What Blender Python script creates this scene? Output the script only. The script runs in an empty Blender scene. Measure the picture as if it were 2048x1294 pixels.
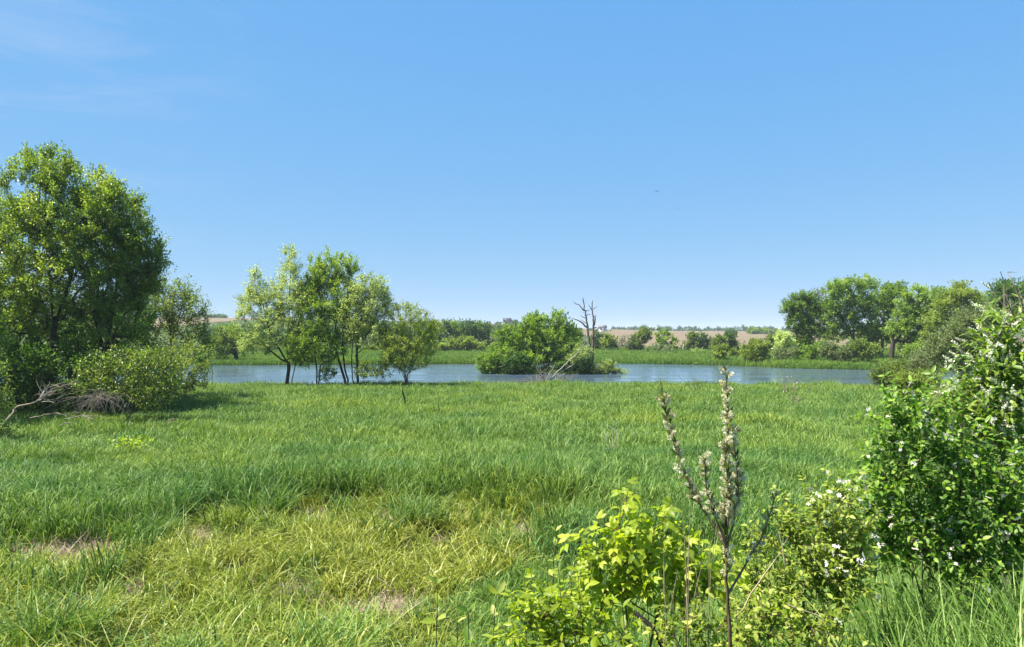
import bpy, math, random
import numpy as np
from mathutils import Matrix, Vector

# ------------------------------------------------------------------ camera, sky, sun, exposure
S = bpy.context.scene
COL = S.collection
F = 1480.0            # focal length in photo pixels (photo 2048 wide)
HY = 668.0            # eye-level row of the photo
EYE = 4.6             # eye height above the marsh (metres)

cam_d = bpy.data.cameras.new('camera')
cam_d.sensor_width = 36.0
cam_d.lens = 36.0 * F / 2048.0
cam_d.shift_y = (HY - 647.0) / 2048.0
cam_d.clip_start = 0.05
cam_d.clip_end = 20000
cam = bpy.data.objects.new('camera', cam_d)
COL.objects.link(cam)
cam.location = (0, 0, EYE)
cam.rotation_euler = (math.radians(90), 0, 0)
S.camera = cam

SUN_EL, SUN_AZ = 60.0, -97.0           # azimuth measured from the view direction, minus = left
world = bpy.data.worlds.new('World')
S.world = world
world.use_nodes = True
wn, wl = world.node_tree.nodes, world.node_tree.links
wn.clear()
sky = wn.new('ShaderNodeTexSky'); sky.sky_type = 'NISHITA'; sky.sun_disc = False
sky.sun_elevation = math.radians(SUN_EL); sky.sun_rotation = math.radians(SUN_AZ)
sky.altitude = 0; sky.air_density = 0.6; sky.dust_density = 0.0; sky.ozone_density = 3.0
# one colour response for the whole sky (camera-like): each channel to a power, times a gain
wsep = wn.new('ShaderNodeSeparateColor'); wcomb = wn.new('ShaderNodeCombineColor')
wl.new(sky.outputs[0], wsep.inputs[0])
for k, (gain, power) in enumerate(((0.87, 0.60), (1.84, 0.30), (3.72, 0.08))):
    pw = wn.new('ShaderNodeMath'); pw.operation = 'POWER'; pw.inputs[1].default_value = power
    ga = wn.new('ShaderNodeMath'); ga.operation = 'MULTIPLY'; ga.inputs[1].default_value = gain
    wl.new(wsep.outputs[k], pw.inputs[0]); wl.new(pw.outputs[0], ga.inputs[0]); wl.new(ga.outputs[0], wcomb.inputs[k])
# thin cirrus, a stretched noise on the sky directions
wtc = wn.new('ShaderNodeTexCoord')
wmap = wn.new('ShaderNodeMapping'); wmap.inputs['Scale'].default_value = (2.2, 2.2, 11.0)
wmap.inputs['Rotation'].default_value = (0.10, 0.22, 0.3)
wnoi = wn.new('ShaderNodeTexNoise'); wnoi.inputs['Scale'].default_value = 1.6; wnoi.inputs['Detail'].default_value = 7; wnoi.inputs['Roughness'].default_value = 0.62
wnoi.inputs['Distortion'].default_value = 0.6
wramp = wn.new('ShaderNodeValToRGB'); wramp.color_ramp.elements[0].position = 0.46; wramp.color_ramp.elements[1].position = 0.82
wdot = wn.new('ShaderNodeVectorMath'); wdot.operation = 'DOT_PRODUCT'; wdot.inputs[1].default_value = (-0.545, 0.78, 0.29)
wramp2 = wn.new('ShaderNodeValToRGB'); wramp2.color_ramp.elements[0].position = 0.955; wramp2.color_ramp.elements[1].position = 0.995
wmul = wn.new('ShaderNodeMath'); wmul.operation = 'MULTIPLY'
wmul2 = wn.new('ShaderNodeMath'); wmul2.operation = 'MULTIPLY'; wmul2.inputs[1].default_value = 0.5
wmix = wn.new('ShaderNodeMixRGB'); wmix.inputs[2].default_value = (3.1, 3.6, 4.4, 1)
wbg = wn.new('ShaderNodeBackground'); wbg.inputs['Strength'].default_value = 0.0705
wout = wn.new('ShaderNodeOutputWorld')
wl.new(wtc.outputs['Generated'], wmap.inputs[0]); wl.new(wmap.outputs[0], wnoi.inputs['Vector'])
wl.new(wnoi.outputs[0], wramp.inputs[0])
wl.new(wtc.outputs['Generated'], wdot.inputs[0]); wl.new(wdot.outputs['Value'], wramp2.inputs[0])
wl.new(wramp.outputs[0], wmul.inputs[0]); wl.new(wramp2.outputs[0], wmul.inputs[1])
wl.new(wmul.outputs[0], wmul2.inputs[0]); wl.new(wmul2.outputs[0], wmix.inputs[0])
wl.new(wcomb.outputs[0], wmix.inputs[1]); wl.new(wmix.outputs[0], wbg.inputs['Color']); wl.new(wbg.outputs[0], wout.inputs[0])

sun_d = bpy.data.lights.new('sun', 'SUN')
sun_d.energy = 4.6; sun_d.angle = math.radians(0.53); sun_d.color = (1.0, 0.94, 0.83)
sun = bpy.data.objects.new('sun', sun_d); COL.objects.link(sun)
el, az = math.radians(SUN_EL), math.radians(SUN_AZ)
sd = Vector((math.sin(az) * math.cos(el), math.cos(az) * math.cos(el), math.sin(el)))
sun.rotation_euler = sd.to_track_quat('Z', 'Y').to_euler()
sun.location = (-40, 20, 60)

vs = S.view_settings
vs.view_transform = 'Standard'; vs.look = 'None'; vs.gamma = 1.0; vs.use_curve_mapping = False
vs.exposure = 1.62
S.render.engine = 'CYCLES'
cy = S.cycles
cy.max_bounces = 8; cy.diffuse_bounces = 6; cy.glossy_bounces = 2; cy.transmission_bounces = 4
cy.transparent_max_bounces = 4; cy.volume_bounces = 0; cy.caustics_reflective = False; cy.caustics_refractive = False
cy.use_denoising = True
try:
    cy.denoiser = 'OPENIMAGEDENOISE'; cy.denoising_prefilter = 'ACCURATE'
except Exception:
    pass

HAZE = 0.00018

# ------------------------------------------------------------------ helpers
RS = np.random.RandomState
def W(px, py, D):
    return np.array([(px - 1024.0) / F * D, D, EYE - (py - HY) / F * D])

def sstep(a, b, x):
    t = np.clip((np.asarray(x, float) - a) / (b - a), 0, 1)
    return t * t * (3 - 2 * t)

_lat = RS(5).rand(256, 256)
def vnoise(x, y):
    x = np.asarray(x, float); y = np.asarray(y, float)
    xi = np.floor(x).astype(int); yi = np.floor(y).astype(int)
    fx = x - xi; fy = y - yi
    fx = fx * fx * (3 - 2 * fx); fy = fy * fy * (3 - 2 * fy)
    g = lambda a, b: _lat[a % 256, b % 256]
    return (g(xi, yi) * (1 - fx) + g(xi + 1, yi) * fx) * (1 - fy) + (g(xi, yi + 1) * (1 - fx) + g(xi + 1, yi + 1) * fx) * fy
def fnoise(x, y, o=3):
    s = 0; a = 0.5; t = 0
    for k in range(o):
        s = s + a * vnoise(x * 2 ** k + 17 * k, y * 2 ** k + 31 * k); t += a; a *= 0.5
    return s / t

def inpoly(x, y, poly):
    poly = np.asarray(poly, float); n = len(poly); r = np.zeros(np.shape(x), bool); j = n - 1
    for i in range(n):
        xi, yi = poly[i]; xj, yj = poly[j]
        r ^= ((yi > y) != (yj > y)) & (x < (xj - xi) * (y - yi) / (yj - yi + 1e-12) + xi)
        j = i
    return r

def norm(v):
    return v / (np.linalg.norm(v, axis=-1, keepdims=True) + 1e-9)

def mesh_np(name, verts, faces, mats=(), smooth=False, tint=None, matidx=None):
    me = bpy.data.meshes.new(name)
    verts = np.asarray(verts, np.float32).reshape(-1, 3); faces = np.asarray(faces, np.int32)
    nf, k = faces.shape
    me.vertices.add(len(verts)); me.vertices.foreach_set('co', verts.ravel())
    me.loops.add(nf * k); me.loops.foreach_set('vertex_index', faces.ravel())
    me.polygons.add(nf); me.polygons.foreach_set('loop_start', np.arange(0, nf * k, k, dtype=np.int32))
    if smooth:
        me.polygons.foreach_set('use_smooth', np.ones(nf, bool))
    for m in mats: me.materials.append(m)
    if matidx is not None: me.polygons.foreach_set('material_index', np.asarray(matidx, np.int32))
    if tint is not None:
        a = me.attributes.new('tint', 'FLOAT', 'POINT'); a.data.foreach_set('value', np.asarray(tint, np.float32).ravel())
    me.update(calc_edges=True); me.validate()
    return me

def link(name, me, parent=None, loc=(0, 0, 0)):
    o = bpy.data.objects.new(name, me); COL.objects.link(o); o.location = loc
    if parent is not None: o.parent = parent
    return o
def tag(o, label=None, cat=None, group=None, kind=None):
    if label: o['label'] = label
    if cat: o['category'] = cat
    if group: o['group'] = group
    if kind: o['kind'] = kind
    return o
def thing(name, label, cat, loc, group=None):
    o = bpy.data.objects.new(name, None); COL.objects.link(o); o.location = tuple(float(v) for v in loc)
    o.empty_display_size = 0.2
    return tag(o, label, cat, group)

# ------------------------------------------------------------------ materials
def new_mat(name):
    m = bpy.data.materials.new(name); m.use_nodes = True
    m.node_tree.nodes.clear()
    return m, m.node_tree.nodes, m.node_tree.links
def ramp(n, stops):
    r = n.new('ShaderNodeValToRGB'); e = r.color_ramp.elements
    while len(e) < len(stops): e.new(0.5)
    for k, (p, c) in enumerate(stops):
        e[k].position = p; e[k].color = (c[0], c[1], c[2], 1)
    return r

def leaf_mat(name, dark, mid, light, transl=0.48, rough=0.45, spec=0.35, patch=None, inst=False, tgain=(1.22, 1.3, 0.45)):
    m, n, l = new_mat(name)
    at = n.new('ShaderNodeAttribute'); at.attribute_name = 'tint'
    fac = at.outputs['Fac']
    if inst:
        oi = n.new('ShaderNodeObjectInfo')
        a1 = n.new('ShaderNodeMath'); a1.operation = 'MULTIPLY_ADD'; a1.inputs[1].default_value = 0.30; a1.inputs[2].default_value = -0.15
        l.new(oi.outputs['Random'], a1.inputs[0])
        a2 = n.new('ShaderNodeMath'); a2.operation = 'ADD'; l.new(fac, a2.inputs[0]); l.new(a1.outputs[0], a2.inputs[1])
        fac = a2.outputs[0]
    rp = ramp(n, [(0.0, dark), (0.5, mid), (1.0, light)])
    l.new(fac, rp.inputs[0]); col = rp.outputs[0]
    if patch:
        for (scale, lo, hi, colr, amt, off) in patch:
            oi2 = n.new('ShaderNodeObjectInfo')
            no = n.new('ShaderNodeTexNoise'); no.inputs['Scale'].default_value = scale; no.inputs['Detail'].default_value = 3
            mp = n.new('ShaderNodeMapping'); mp.inputs['Location'].default_value = (off, off * 0.7, 0); mp.inputs['Scale'].default_value = (0.6, 1.3, 0)
            l.new(oi2.outputs['Location'], mp.inputs[0]); l.new(mp.outputs[0], no.inputs['Vector'])
            mr = n.new('ShaderNodeMapRange'); mr.inputs[1].default_value = lo; mr.inputs[2].default_value = hi; mr.inputs[3].default_value = 0; mr.inputs[4].default_value = amt
            l.new(no.outputs[0], mr.inputs[0])
            mx = n.new('ShaderNodeMixRGB'); mx.blend_type = 'MULTIPLY'; mx.inputs[2].default_value = (*colr, 1)
            l.new(mr.outputs[0], mx.inputs[0]); l.new(col, mx.inputs[1]); col = mx.outputs[0]
    pb = n.new('ShaderNodeBsdfPrincipled'); pb.inputs['Roughness'].default_value = rough
    pb.inputs['Specular IOR Level'].default_value = spec
    l.new(col, pb.inputs['Base Color'])
    tg = n.new('ShaderNodeMixRGB'); tg.blend_type = 'MULTIPLY'; tg.inputs[0].default_value = 1; tg.inputs[2].default_value = (*tgain, 1)
    l.new(col, tg.inputs[1])
    tr = n.new('ShaderNodeBsdfTranslucent'); l.new(tg.outputs[0], tr.inputs['Color'])
    mx = n.new('ShaderNodeMixShader'); mx.inputs[0].default_value = transl
    l.new(pb.outputs[0], mx.inputs[1]); l.new(tr.outputs[0], mx.inputs[2])
    o = n.new('ShaderNodeOutputMaterial'); l.new(mx.outputs[0], o.inputs[0])
    return m

def bark_mat(name, a, b, scale=6.0, bump=0.4):
    m, n, l = new_mat(name)
    tc = n.new('ShaderNodeTexCoord'); mp = n.new('ShaderNodeMapping'); mp.inputs['Scale'].default_value = (scale, scale, scale * 0.25)
    no = n.new('ShaderNodeTexNoise'); no.inputs['Scale'].default_value = 2.0; no.inputs['Detail'].default_value = 5
    l.new(tc.outputs['Object'], mp.inputs[0]); l.new(mp.outputs[0], no.inputs['Vector'])
    rp = ramp(n, [(0.3, a), (0.7, b)]); l.new(no.outputs[0], rp.inputs[0])
    pb = n.new('ShaderNodeBsdfPrincipled'); pb.inputs['Roughness'].default_value = 0.9; pb.inputs['Specular IOR Level'].default_value = 0.15
    l.new(rp.outputs[0], pb.inputs['Base Color'])
    bp = n.new('ShaderNodeBump'); bp.inputs['Strength'].default_value = bump; bp.inputs['Distance'].default_value = 0.03
    l.new(no.outputs[0], bp.inputs['Height']); l.new(bp.outputs[0], pb.inputs['Normal'])
    o = n.new('ShaderNodeOutputMaterial'); l.new(pb.outputs[0], o.inputs[0])
    return m

def noise_mat(name, stops, scale=0.4, detail=6, rough=0.95, bump=0.5, bdist=0.1, stretch=(1, 1, 1), spec=0.1, coord='Object'):
    m, n, l = new_mat(name)
    tc = n.new('ShaderNodeTexCoord'); mp = n.new('ShaderNodeMapping'); mp.inputs['Scale'].default_value = stretch
    no = n.new('ShaderNodeTexNoise'); no.inputs['Scale'].default_value = scale; no.inputs['Detail'].default_value = detail; no.inputs['Roughness'].default_value = 0.65
    l.new(tc.outputs[coord], mp.inputs[0]); l.new(mp.outputs[0], no.inputs['Vector'])
    rp = ramp(n, stops); l.new(no.outputs[0], rp.inputs[0])
    pb = n.new('ShaderNodeBsdfPrincipled'); pb.inputs['Roughness'].default_value = rough; pb.inputs['Specular IOR Level'].default_value = spec
    l.new(rp.outputs[0], pb.inputs['Base Color'])
    if bump:
        bp = n.new('ShaderNodeBump'); bp.inputs['Strength'].default_value = bump; bp.inputs['Distance'].default_value = bdist
        l.new(no.outputs[0], bp.inputs['Height']); l.new(bp.outputs[0], pb.inputs['Normal'])
    o = n.new('ShaderNodeOutputMaterial'); l.new(pb.outputs[0], o.inputs[0])
    return m

M = {}
M['fresh'] = leaf_mat('leaf_fresh', (0.085, 0.152, 0.022), (0.193, 0.309, 0.040), (0.370, 0.468, 0.098))
M['maple'] = leaf_mat('leaf_maple', (0.075, 0.130, 0.019), (0.181, 0.273, 0.036), (0.407, 0.464, 0.109), spec=0.6, rough=0.32)
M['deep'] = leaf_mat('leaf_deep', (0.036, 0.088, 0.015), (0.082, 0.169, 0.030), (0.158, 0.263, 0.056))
M['silver'] = leaf_mat('leaf_silver', (0.238, 0.319, 0.090), (0.424, 0.510, 0.178), (0.624, 0.701, 0.319), tgain=(1.1, 1.15, 0.65), spec=0.25, transl=0.58)
M['olive'] = leaf_mat('leaf_olive', (0.081, 0.126, 0.022), (0.175, 0.246, 0.043), (0.326, 0.396, 0.114))
M['willow'] = leaf_mat('leaf_willow', (0.116, 0.162, 0.026), (0.233, 0.306, 0.053), (0.372, 0.444, 0.120))
M['dusty'] = leaf_mat('leaf_dusty', (0.100, 0.142, 0.053), (0.189, 0.256, 0.092), (0.307, 0.380, 0.164), tgain=(1.2, 1.2, 0.7))
M['hill'] = leaf_mat('leaf_hill', (0.048, 0.094, 0.029), (0.087, 0.160, 0.046), (0.133, 0.209, 0.066), transl=0.3)
M['lime'] = leaf_mat('leaf_lime', (0.188, 0.268, 0.013), (0.314, 0.400, 0.020), (0.452, 0.514, 0.046), transl=0.55, spec=0.4)
M['honey'] = leaf_mat('leaf_honey', (0.058, 0.133, 0.016), (0.142, 0.274, 0.028), (0.311, 0.453, 0.067), spec=0.3)
M['cherry'] = leaf_mat('leaf_cherry', (0.081, 0.149, 0.016), (0.172, 0.282, 0.030), (0.333, 0.425, 0.069), spec=0.5)
M['shoot'] = leaf_mat('leaf_shoot', (0.134, 0.204, 0.024), (0.282, 0.360, 0.043), (0.484, 0.504, 0.132), spec=0.3)
M['saplg'] = leaf_mat('leaf_sapling', (0.075, 0.100, 0.030), (0.130, 0.160, 0.055), (0.220, 0.250, 0.110), spec=0.12, rough=0.6)
M['petal'] = leaf_mat('leaf_petal', (0.66, 0.64, 0.56), (0.78, 0.77, 0.7), (0.83, 0.83, 0.8), transl=0.3, tgain=(1, 1, 0.95))
M['cream'] = leaf_mat('petal_cream', (0.50, 0.52, 0.34), (0.62, 0.63, 0.46), (0.72, 0.72, 0.58), transl=0.3, tgain=(1, 1, 0.9))
M['pink'] = leaf_mat('leaf_pink', (0.72, 0.62, 0.56), (0.8, 0.74, 0.68), (0.82, 0.8, 0.76), transl=0.3, tgain=(1, 1, 0.95))
M['catkin'] = leaf_mat('catkin_cream', (0.40, 0.37, 0.20), (0.60, 0.57, 0.37), (0.74, 0.72, 0.54), transl=0.3, tgain=(1, 1, 0.85))
M['grass']  = leaf_mat('grass_meadow', (0.046, 0.110, 0.018), (0.110, 0.209, 0.037), (0.292, 0.386, 0.112), inst=True, transl=0.26, spec=0.2, rough=0.5,
                       patch=[(0.11, 0.48, 0.66, (1.65, 1.25, 0.8), 0.8, 3.0), (0.35, 0.48, 0.64, (0.52, 0.72, 0.9), 0.85, 11.0)])
M['grassmid'] = leaf_mat('grass_meadow_far', (0.067, 0.142, 0.022), (0.144, 0.243, 0.044), (0.321, 0.395, 0.116), inst=True, transl=0.28, spec=0.2, rough=0.5,
                       patch=[(0.11, 0.48, 0.66, (1.35, 1.15, 0.8), 0.8, 3.0), (0.35, 0.48, 0.64, (0.52, 0.70, 0.9), 0.85, 11.0)])
M['grassfar'] = leaf_mat('grass_shore', (0.060, 0.130, 0.018), (0.115, 0.212, 0.033), (0.193, 0.287, 0.061), inst=True, transl=0.35, spec=0.2, rough=0.5,
                       patch=[(0.06, 0.48, 0.66, (1.5, 1.2, 0.8), 0.8, 3.0), (0.2, 0.5, 0.7, (0.6, 0.8, 0.9), 0.6, 11.0)])
M['sedge']  = leaf_mat('grass_sedge', (0.096, 0.137, 0.010), (0.225, 0.260, 0.029), (0.418, 0.415, 0.101), inst=True, transl=0.25, spec=0.25, rough=0.4,
                       patch=[(0.30, 0.47, 0.66, (0.60, 0.88, 0.8), 0.6, 5.0), (0.9, 0.58, 0.74, (0.95, 0.76, 0.6), 0.5, 2.0)])
M['reed']   = leaf_mat('grass_reed', (0.056, 0.121, 0.018), (0.126, 0.226, 0.037), (0.294, 0.390, 0.116), inst=True, transl=0.28, spec=0.2, rough=0.5)
M['straw']  = leaf_mat('straw', (0.16, 0.11, 0.075), (0.36, 0.265, 0.19), (0.58, 0.48, 0.38), inst=True, transl=0.15, tgain=(1, 1, 0.8))
M['bark']   = bark_mat('bark_brown', (0.030, 0.024, 0.018), (0.085, 0.068, 0.050))
M['barkg']  = bark_mat('bark_grey', (0.075, 0.065, 0.055), (0.18, 0.16, 0.135))
M['twig']   = bark_mat('twig_grey', (0.13, 0.11, 0.085), (0.24, 0.205, 0.165))
M['dead']   = bark_mat('dead_wood', (0.060, 0.045, 0.036), (0.190, 0.150, 0.125))
M['bleach'] = bark_mat('bleached_wood', (0.26, 0.235, 0.205), (0.48, 0.44, 0.39))
M['stemred'] = bark_mat('stem_brown', (0.060, 0.038, 0.022), (0.14, 0.095, 0.060), scale=30)
M['straw_stem'] = bark_mat('straw_stem', (0.26, 0.20, 0.12), (0.42, 0.34, 0.22), scale=30)
M['stemtan'] = bark_mat('stem_tan', (0.12, 0.085, 0.05), (0.24, 0.18, 0.11), scale=30)
M['char']   = bark_mat('charred_wood', (0.010, 0.009, 0.008), (0.030, 0.026, 0.022))

# ------------------------------------------------------------------ terrain
NEAR_S = [(-90, 63), (-40, 63), (-26, 64.5), (-10, 66.5), (2, 66.5), (12, 65), (32, 63.5), (60, 62), (95, 60)]
FAR_S = [(-120, 116), (-46, 116), (-20, 119), (0, 122), (20, 123), (33, 117), (40, 106), (52, 101), (70, 98), (95, 96)]
def near_shore(x): return np.interp(x, [p[0] for p in NEAR_S], [p[1] for p in NEAR_S]) + (fnoise(np.asarray(x) * 0.3, 3.0) - 0.5) * 2.2
def far_shore(x): return np.interp(x, [p[0] for p in FAR_S], [p[1] for p in FAR_S]) + (fnoise(np.asarray(x) * 0.2, 9.0) - 0.5) * 3.0
WATER_Z = -0.3
EDGE_PX = [(-700, 1180), (-200, 1120), (0, 1112), (150, 1100), (330, 1066), (480, 1028), (700, 1022), (870, 1026), (1000, 1045), (1110, 1040), (1170, 1080),
           (1060, 1115), (920, 1165), (850, 1230), (820, 1330), (760, 1420), (-300, 1420), (-800, 1330)]
def px2ground(px, py, z=-0.15):
    D = (EYE - z) * F / (py - HY)
    return ((px - 1024) / F * D, D)
SEDGE = np.array([px2ground(*p) for p in EDGE_PX])
def sedge_mask(x, y):
    """soft mask of the wet hollow (about 1 inside)"""
    s = 0
    x = x + (fnoise(np.asarray(x) * 0.9 + 40, np.asarray(y) * 0.9) - 0.5) * 2.6; y = y + (fnoise(np.asarray(x) * 1.1 + 70, np.asarray(y) * 1.1 + 9) - 0.5) * 2.2
    for dx, dy in ((0, 0), (.5, 0), (-.5, 0), (0, .5), (0, -.5), (.9, .9), (-.9, .9), (.9, -.9), (-.9, -.9)):
        s = s + inpoly(x + dx, y + dy, SEDGE)
    return s / 9.0

def height(x, y):
    x = np.asarray(x, float); y = np.asarray(y, float)
    bend = 1.2 + 2.0 * sstep(0.4, 4.0, x) + 1.5 * sstep(4.0, 12.0, x)
    emb = 3.0 - 0.37 * np.maximum(0, y - bend)
    marsh = (fnoise(x * 0.15, y * 0.15) - 0.5) * 0.30 - 0.28 * sedge_mask(x, y)
    z = np.logaddexp(emb * 5, marsh * 5) / 5 - 0.02
    z = np.minimum(z, 3.0 + 0 * z)
    # pond
    ns, fs = near_shore(x), far_shore(x)
    lake = sstep(-0.6, 2.2, y - ns) * sstep(-0.8, 1.8, fs - y)
    isl = np.exp(-(((x - 4.0) / 9.2) ** 4 + ((y - 93.5) / 4.3) ** 4))
    z = z * (1 - lake) + (-1.1) * lake + isl * 1.25 * lake
    # far bank and hills
    t = x / np.maximum(y, 1.0)
    hill = np.interp(t, [-0.75, -0.45, -0.28, -0.1, 0.02, 0.1, 0.2, 0.4, 0.8], [26, 25, 22, 19, 15.5, 10.5, 8.2, 7.0, 7.0])
    far = sstep(150, 980, y) ** 0.9 * hill + (fnoise(x * 0.006, y * 0.006) - 0.5) * 2.0 * sstep(220, 500, y)
    drop = sstep(1000, 2600, y) * 22
    return z + 0.25 * sstep(0.5, 4, y - fs) * (y > 80) + far - drop

ys = np.concatenate([np.arange(-30, 0, 2.0), np.arange(0, 26, 0.4), np.arange(26, 130, 0.9), np.geomspace(130, 3300, 75)])
xs_p = np.concatenate([np.arange(0, 14, 0.45), np.arange(14, 64, 1.0), np.geomspace(64, 2950, 45)])
xs = np.concatenate([-xs_p[::-1], xs_p[1:]])
gx, gy = np.meshgrid(xs, ys)
gz = height(gx, gy)
def grid_faces(nx, ny):
    i = np.arange(ny - 1)[:, None] * nx + np.arange(nx - 1)[None]
    return np.stack([i, i + 1, i + nx + 1, i + nx], -1).reshape(-1, 4)
M['ground'] = noise_mat('soil_and_turf', [(0.30, (0.030, 0.030, 0.010)), (0.55, (0.055, 0.085, 0.020)), (0.75, (0.085, 0.120, 0.028))], scale=0.35, detail=9, bdist=0.15)
ground = link('ground', mesh_np('ground', np.stack([gx, gy, gz], -1), grid_faces(len(xs), len(ys)), [M['ground']], smooth=True))
tag(ground, kind='structure', label='green marsh ground running back to low hills')

# wet mud in the hollow
mud_m = noise_mat('wet_mud', [(0.3, (0.018, 0.013, 0.008)), (0.55, (0.045, 0.032, 0.018)), (0.75, (0.10, 0.075, 0.045))], scale=2.2, detail=8, rough=0.55, bdist=0.05, spec=0.4)
mx_, my_ = np.meshgrid(np.arange(-15.5, 3.0, 0.22), np.arange(8.8, 20.5, 0.22))
mk = sedge_mask(mx_, my_) > 0.3
mf = grid_faces(mx_.shape[1], mx_.shape[0]); mf = mf[mk.ravel()[mf].all(1)]
mud = link('mud', mesh_np('mud', np.stack([mx_, my_, height(mx_, my_) + 0.02], -1), mf, [mud_m], smooth=True))
tag(mud, kind='structure', label='wet brown mud under the yellow sedge')

# pond water
m, n, l = new_mat('pond_water')
tc = n.new('ShaderNodeTexCoord')
mp = n.new('ShaderNodeMapping'); mp.inputs['Scale'].default_value = (0.9, 2.0, 1)
w1 = n.new('ShaderNodeTexNoise'); w1.inputs['Scale'].default_value = 1.3; w1.inputs['Detail'].default_value = 4; w1.inputs['Roughness'].default_value = 0.6
mp2 = n.new('ShaderNodeMapping'); mp2.inputs['Scale'].default_value = (0.035, 0.22, 1); mp2.inputs['Location'].default_value = (3.3, 1.2, 0)
w2 = n.new('ShaderNodeTexNoise'); w2.inputs['Scale'].default_value = 1.0; w2.inputs['Detail'].default_value = 3
l.new(tc.outputs['Object'], mp.inputs[0]); l.new(mp.outputs[0], w1.inputs['Vector'])
l.new(tc.outputs['Object'], mp2.inputs[0]); l.new(mp2.outputs[0], w2.inputs['Vector'])
mr = n.new('ShaderNodeMapRange'); mr.inputs[1].default_value = 0.44; mr.inputs[2].default_value = 0.56; mr.inputs[3].default_value = 0.05; mr.inputs[4].default_value = 1.0
l.new(w2.outputs[0], mr.inputs[0])
bp = n.new('ShaderNodeBump'); bp.inputs['Distance'].default_value = 0.07
l.new(mr.outputs[0], bp.inputs['Strength']); l.new(w1.outputs[0], bp.inputs['Height'])
pb = n.new('ShaderNodeBsdfPrincipled'); pb.inputs['Base Color'].default_value = (0.065, 0.098, 0.138, 1); pb.inputs['Roughness'].default_value = 0.10; pb.inputs['IOR'].default_value = 1.33
l.new(bp.outputs[0], pb.inputs['Normal'])
o = n.new('ShaderNodeOutputMaterial'); l.new(pb.outputs[0], o.inputs[0])
wm = m
wx, wy = np.meshgrid(np.linspace(-150, 150, 31), np.linspace(56, 132, 11))
water = link('water', mesh_np('water', np.stack([wx, wy, 0 * wx], -1), grid_faces(31, 11), [wm], smooth=True), loc=(0, 0, WATER_Z))
tag(water, kind='structure', label='rippled blue pond water')

# ploughed fields on the far slopes
M['field'] = noise_mat('ploughed_soil', [(0.32, (0.125, 0.096, 0.058)), (0.55, (0.158, 0.123, 0.076)), (0.72, (0.155, 0.132, 0.074))], scale=0.035, detail=8, bump=0.3, bdist=0.3, stretch=(0.35, 1.6, 1))
def field(t0, t1, y0, y1, label, nx=50, ny=40, dz=0.25):
    yy = np.linspace(y0, y1, ny); tt = np.linspace(t0, t1, nx)
    T, Y = np.meshgrid(tt, yy); X = T * (Y * 0.55 + 0.45 * y1)
    fo = link('ploughed_field', mesh_np('ploughed_field', np.stack([X, Y, height(X, Y) + dz], -1), grid_faces(nx, ny), [M['field']], smooth=True))
    tag(fo, kind='structure', label=label)
field(0.07, 0.50, 205, 830, 'bare brown ploughed field behind the far bank trees')
field(-0.47, -0.31, 400, 930, 'bare brown field high on the hill at left')
field(-0.10, 0.02, 720, 935, 'pale brown field strip along the hill crest by the barn')

# ------------------------------------------------------------------ grass scattered with geometry nodes
def blades(n, h, rad, w, lean, segs, rs, droop=0.35, hvar=0.45, bias=0.0, tint=(0.5, 0.22)):
    """n arching tapered blades -> verts, tris, tint"""
    az = rs.rand(n) * 2 * np.pi
    rr = rad * np.sqrt(rs.rand(n))
    bx, by = rr * np.cos(az), rr * np.sin(az)
    la = rs.rand(n) * 2 * np.pi
    lx = np.cos(la) + bx / max(rad, 1e-3) * 0.5 + bias; ly = np.sin(la) + by / max(rad, 1e-3) * 0.5
    q = np.hypot(lx, ly) + 1e-6; lx /= q; ly /= q
    H = h * (1 - hvar * rs.rand(n)); L = H * lean * (0.25 + rs.rand(n) * 1.1)
    t = np.linspace(0, 1, segs + 1)[None]
    cx = bx[:, None] + lx[:, None] * L[:, None] * t ** 1.8
    cyy = by[:, None] + ly[:, None] * L[:, None] * t ** 1.8
    dr = (droop * (0.2 + 1.3 * rs.rand(n)))[:, None]
    cz = H[:, None] * (t * (1 + dr * 0.25) - dr * t ** 3.2)
    tw = la + np.pi / 2 + rs.randn(n) * 0.6
    ww = (w * (0.7 + 0.6 * rs.rand(n)))[:, None] * np.clip(1.05 - t ** 2.2, 0.06, 1) * (0.55 + 0.45 * np.minimum(1, t * 3)) * 0.5
    wx_, wy_ = np.cos(tw)[:, None] * ww, np.sin(tw)[:, None] * ww
    A = np.stack([cx - wx_, cyy - wy_, cz], -1); B = np.stack([cx + wx_, cyy + wy_, cz], -1)
    V = np.stack([A, B], 2).reshape(n, -1, 3)
    k = np.arange(segs)[:, None] * 2
    q = np.concatenate([k, k + 1, k + 3, k + 2], 1)
    Fq = (np.arange(n)[:, None, None] * (2 * (segs + 1)) + q[None]).reshape(-1, 4)
    ti = np.clip(tint[0] + rs.randn(n) * tint[1], 0, 1)
    return V.reshape(-1, 3), Fq, np.repeat(ti, 2 * (segs + 1))

def tuft_proto(coll, name, mat, k, **kw):
    rs = RS(100 + k * 7 + len(name))
    V, Fq, ti = blades(rs=rs, **kw)
    o = bpy.data.objects.new('%s_%02d' % (name, k), mesh_np(name, V, Fq, [mat], smooth=True, tint=ti))
    coll.objects.link(o)
def protos(name, mat, count, **kw):
    c = bpy.data.collections.new(name)
    for k in range(count): tuft_proto(c, name, mat, k, **kw)
    return c

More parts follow.
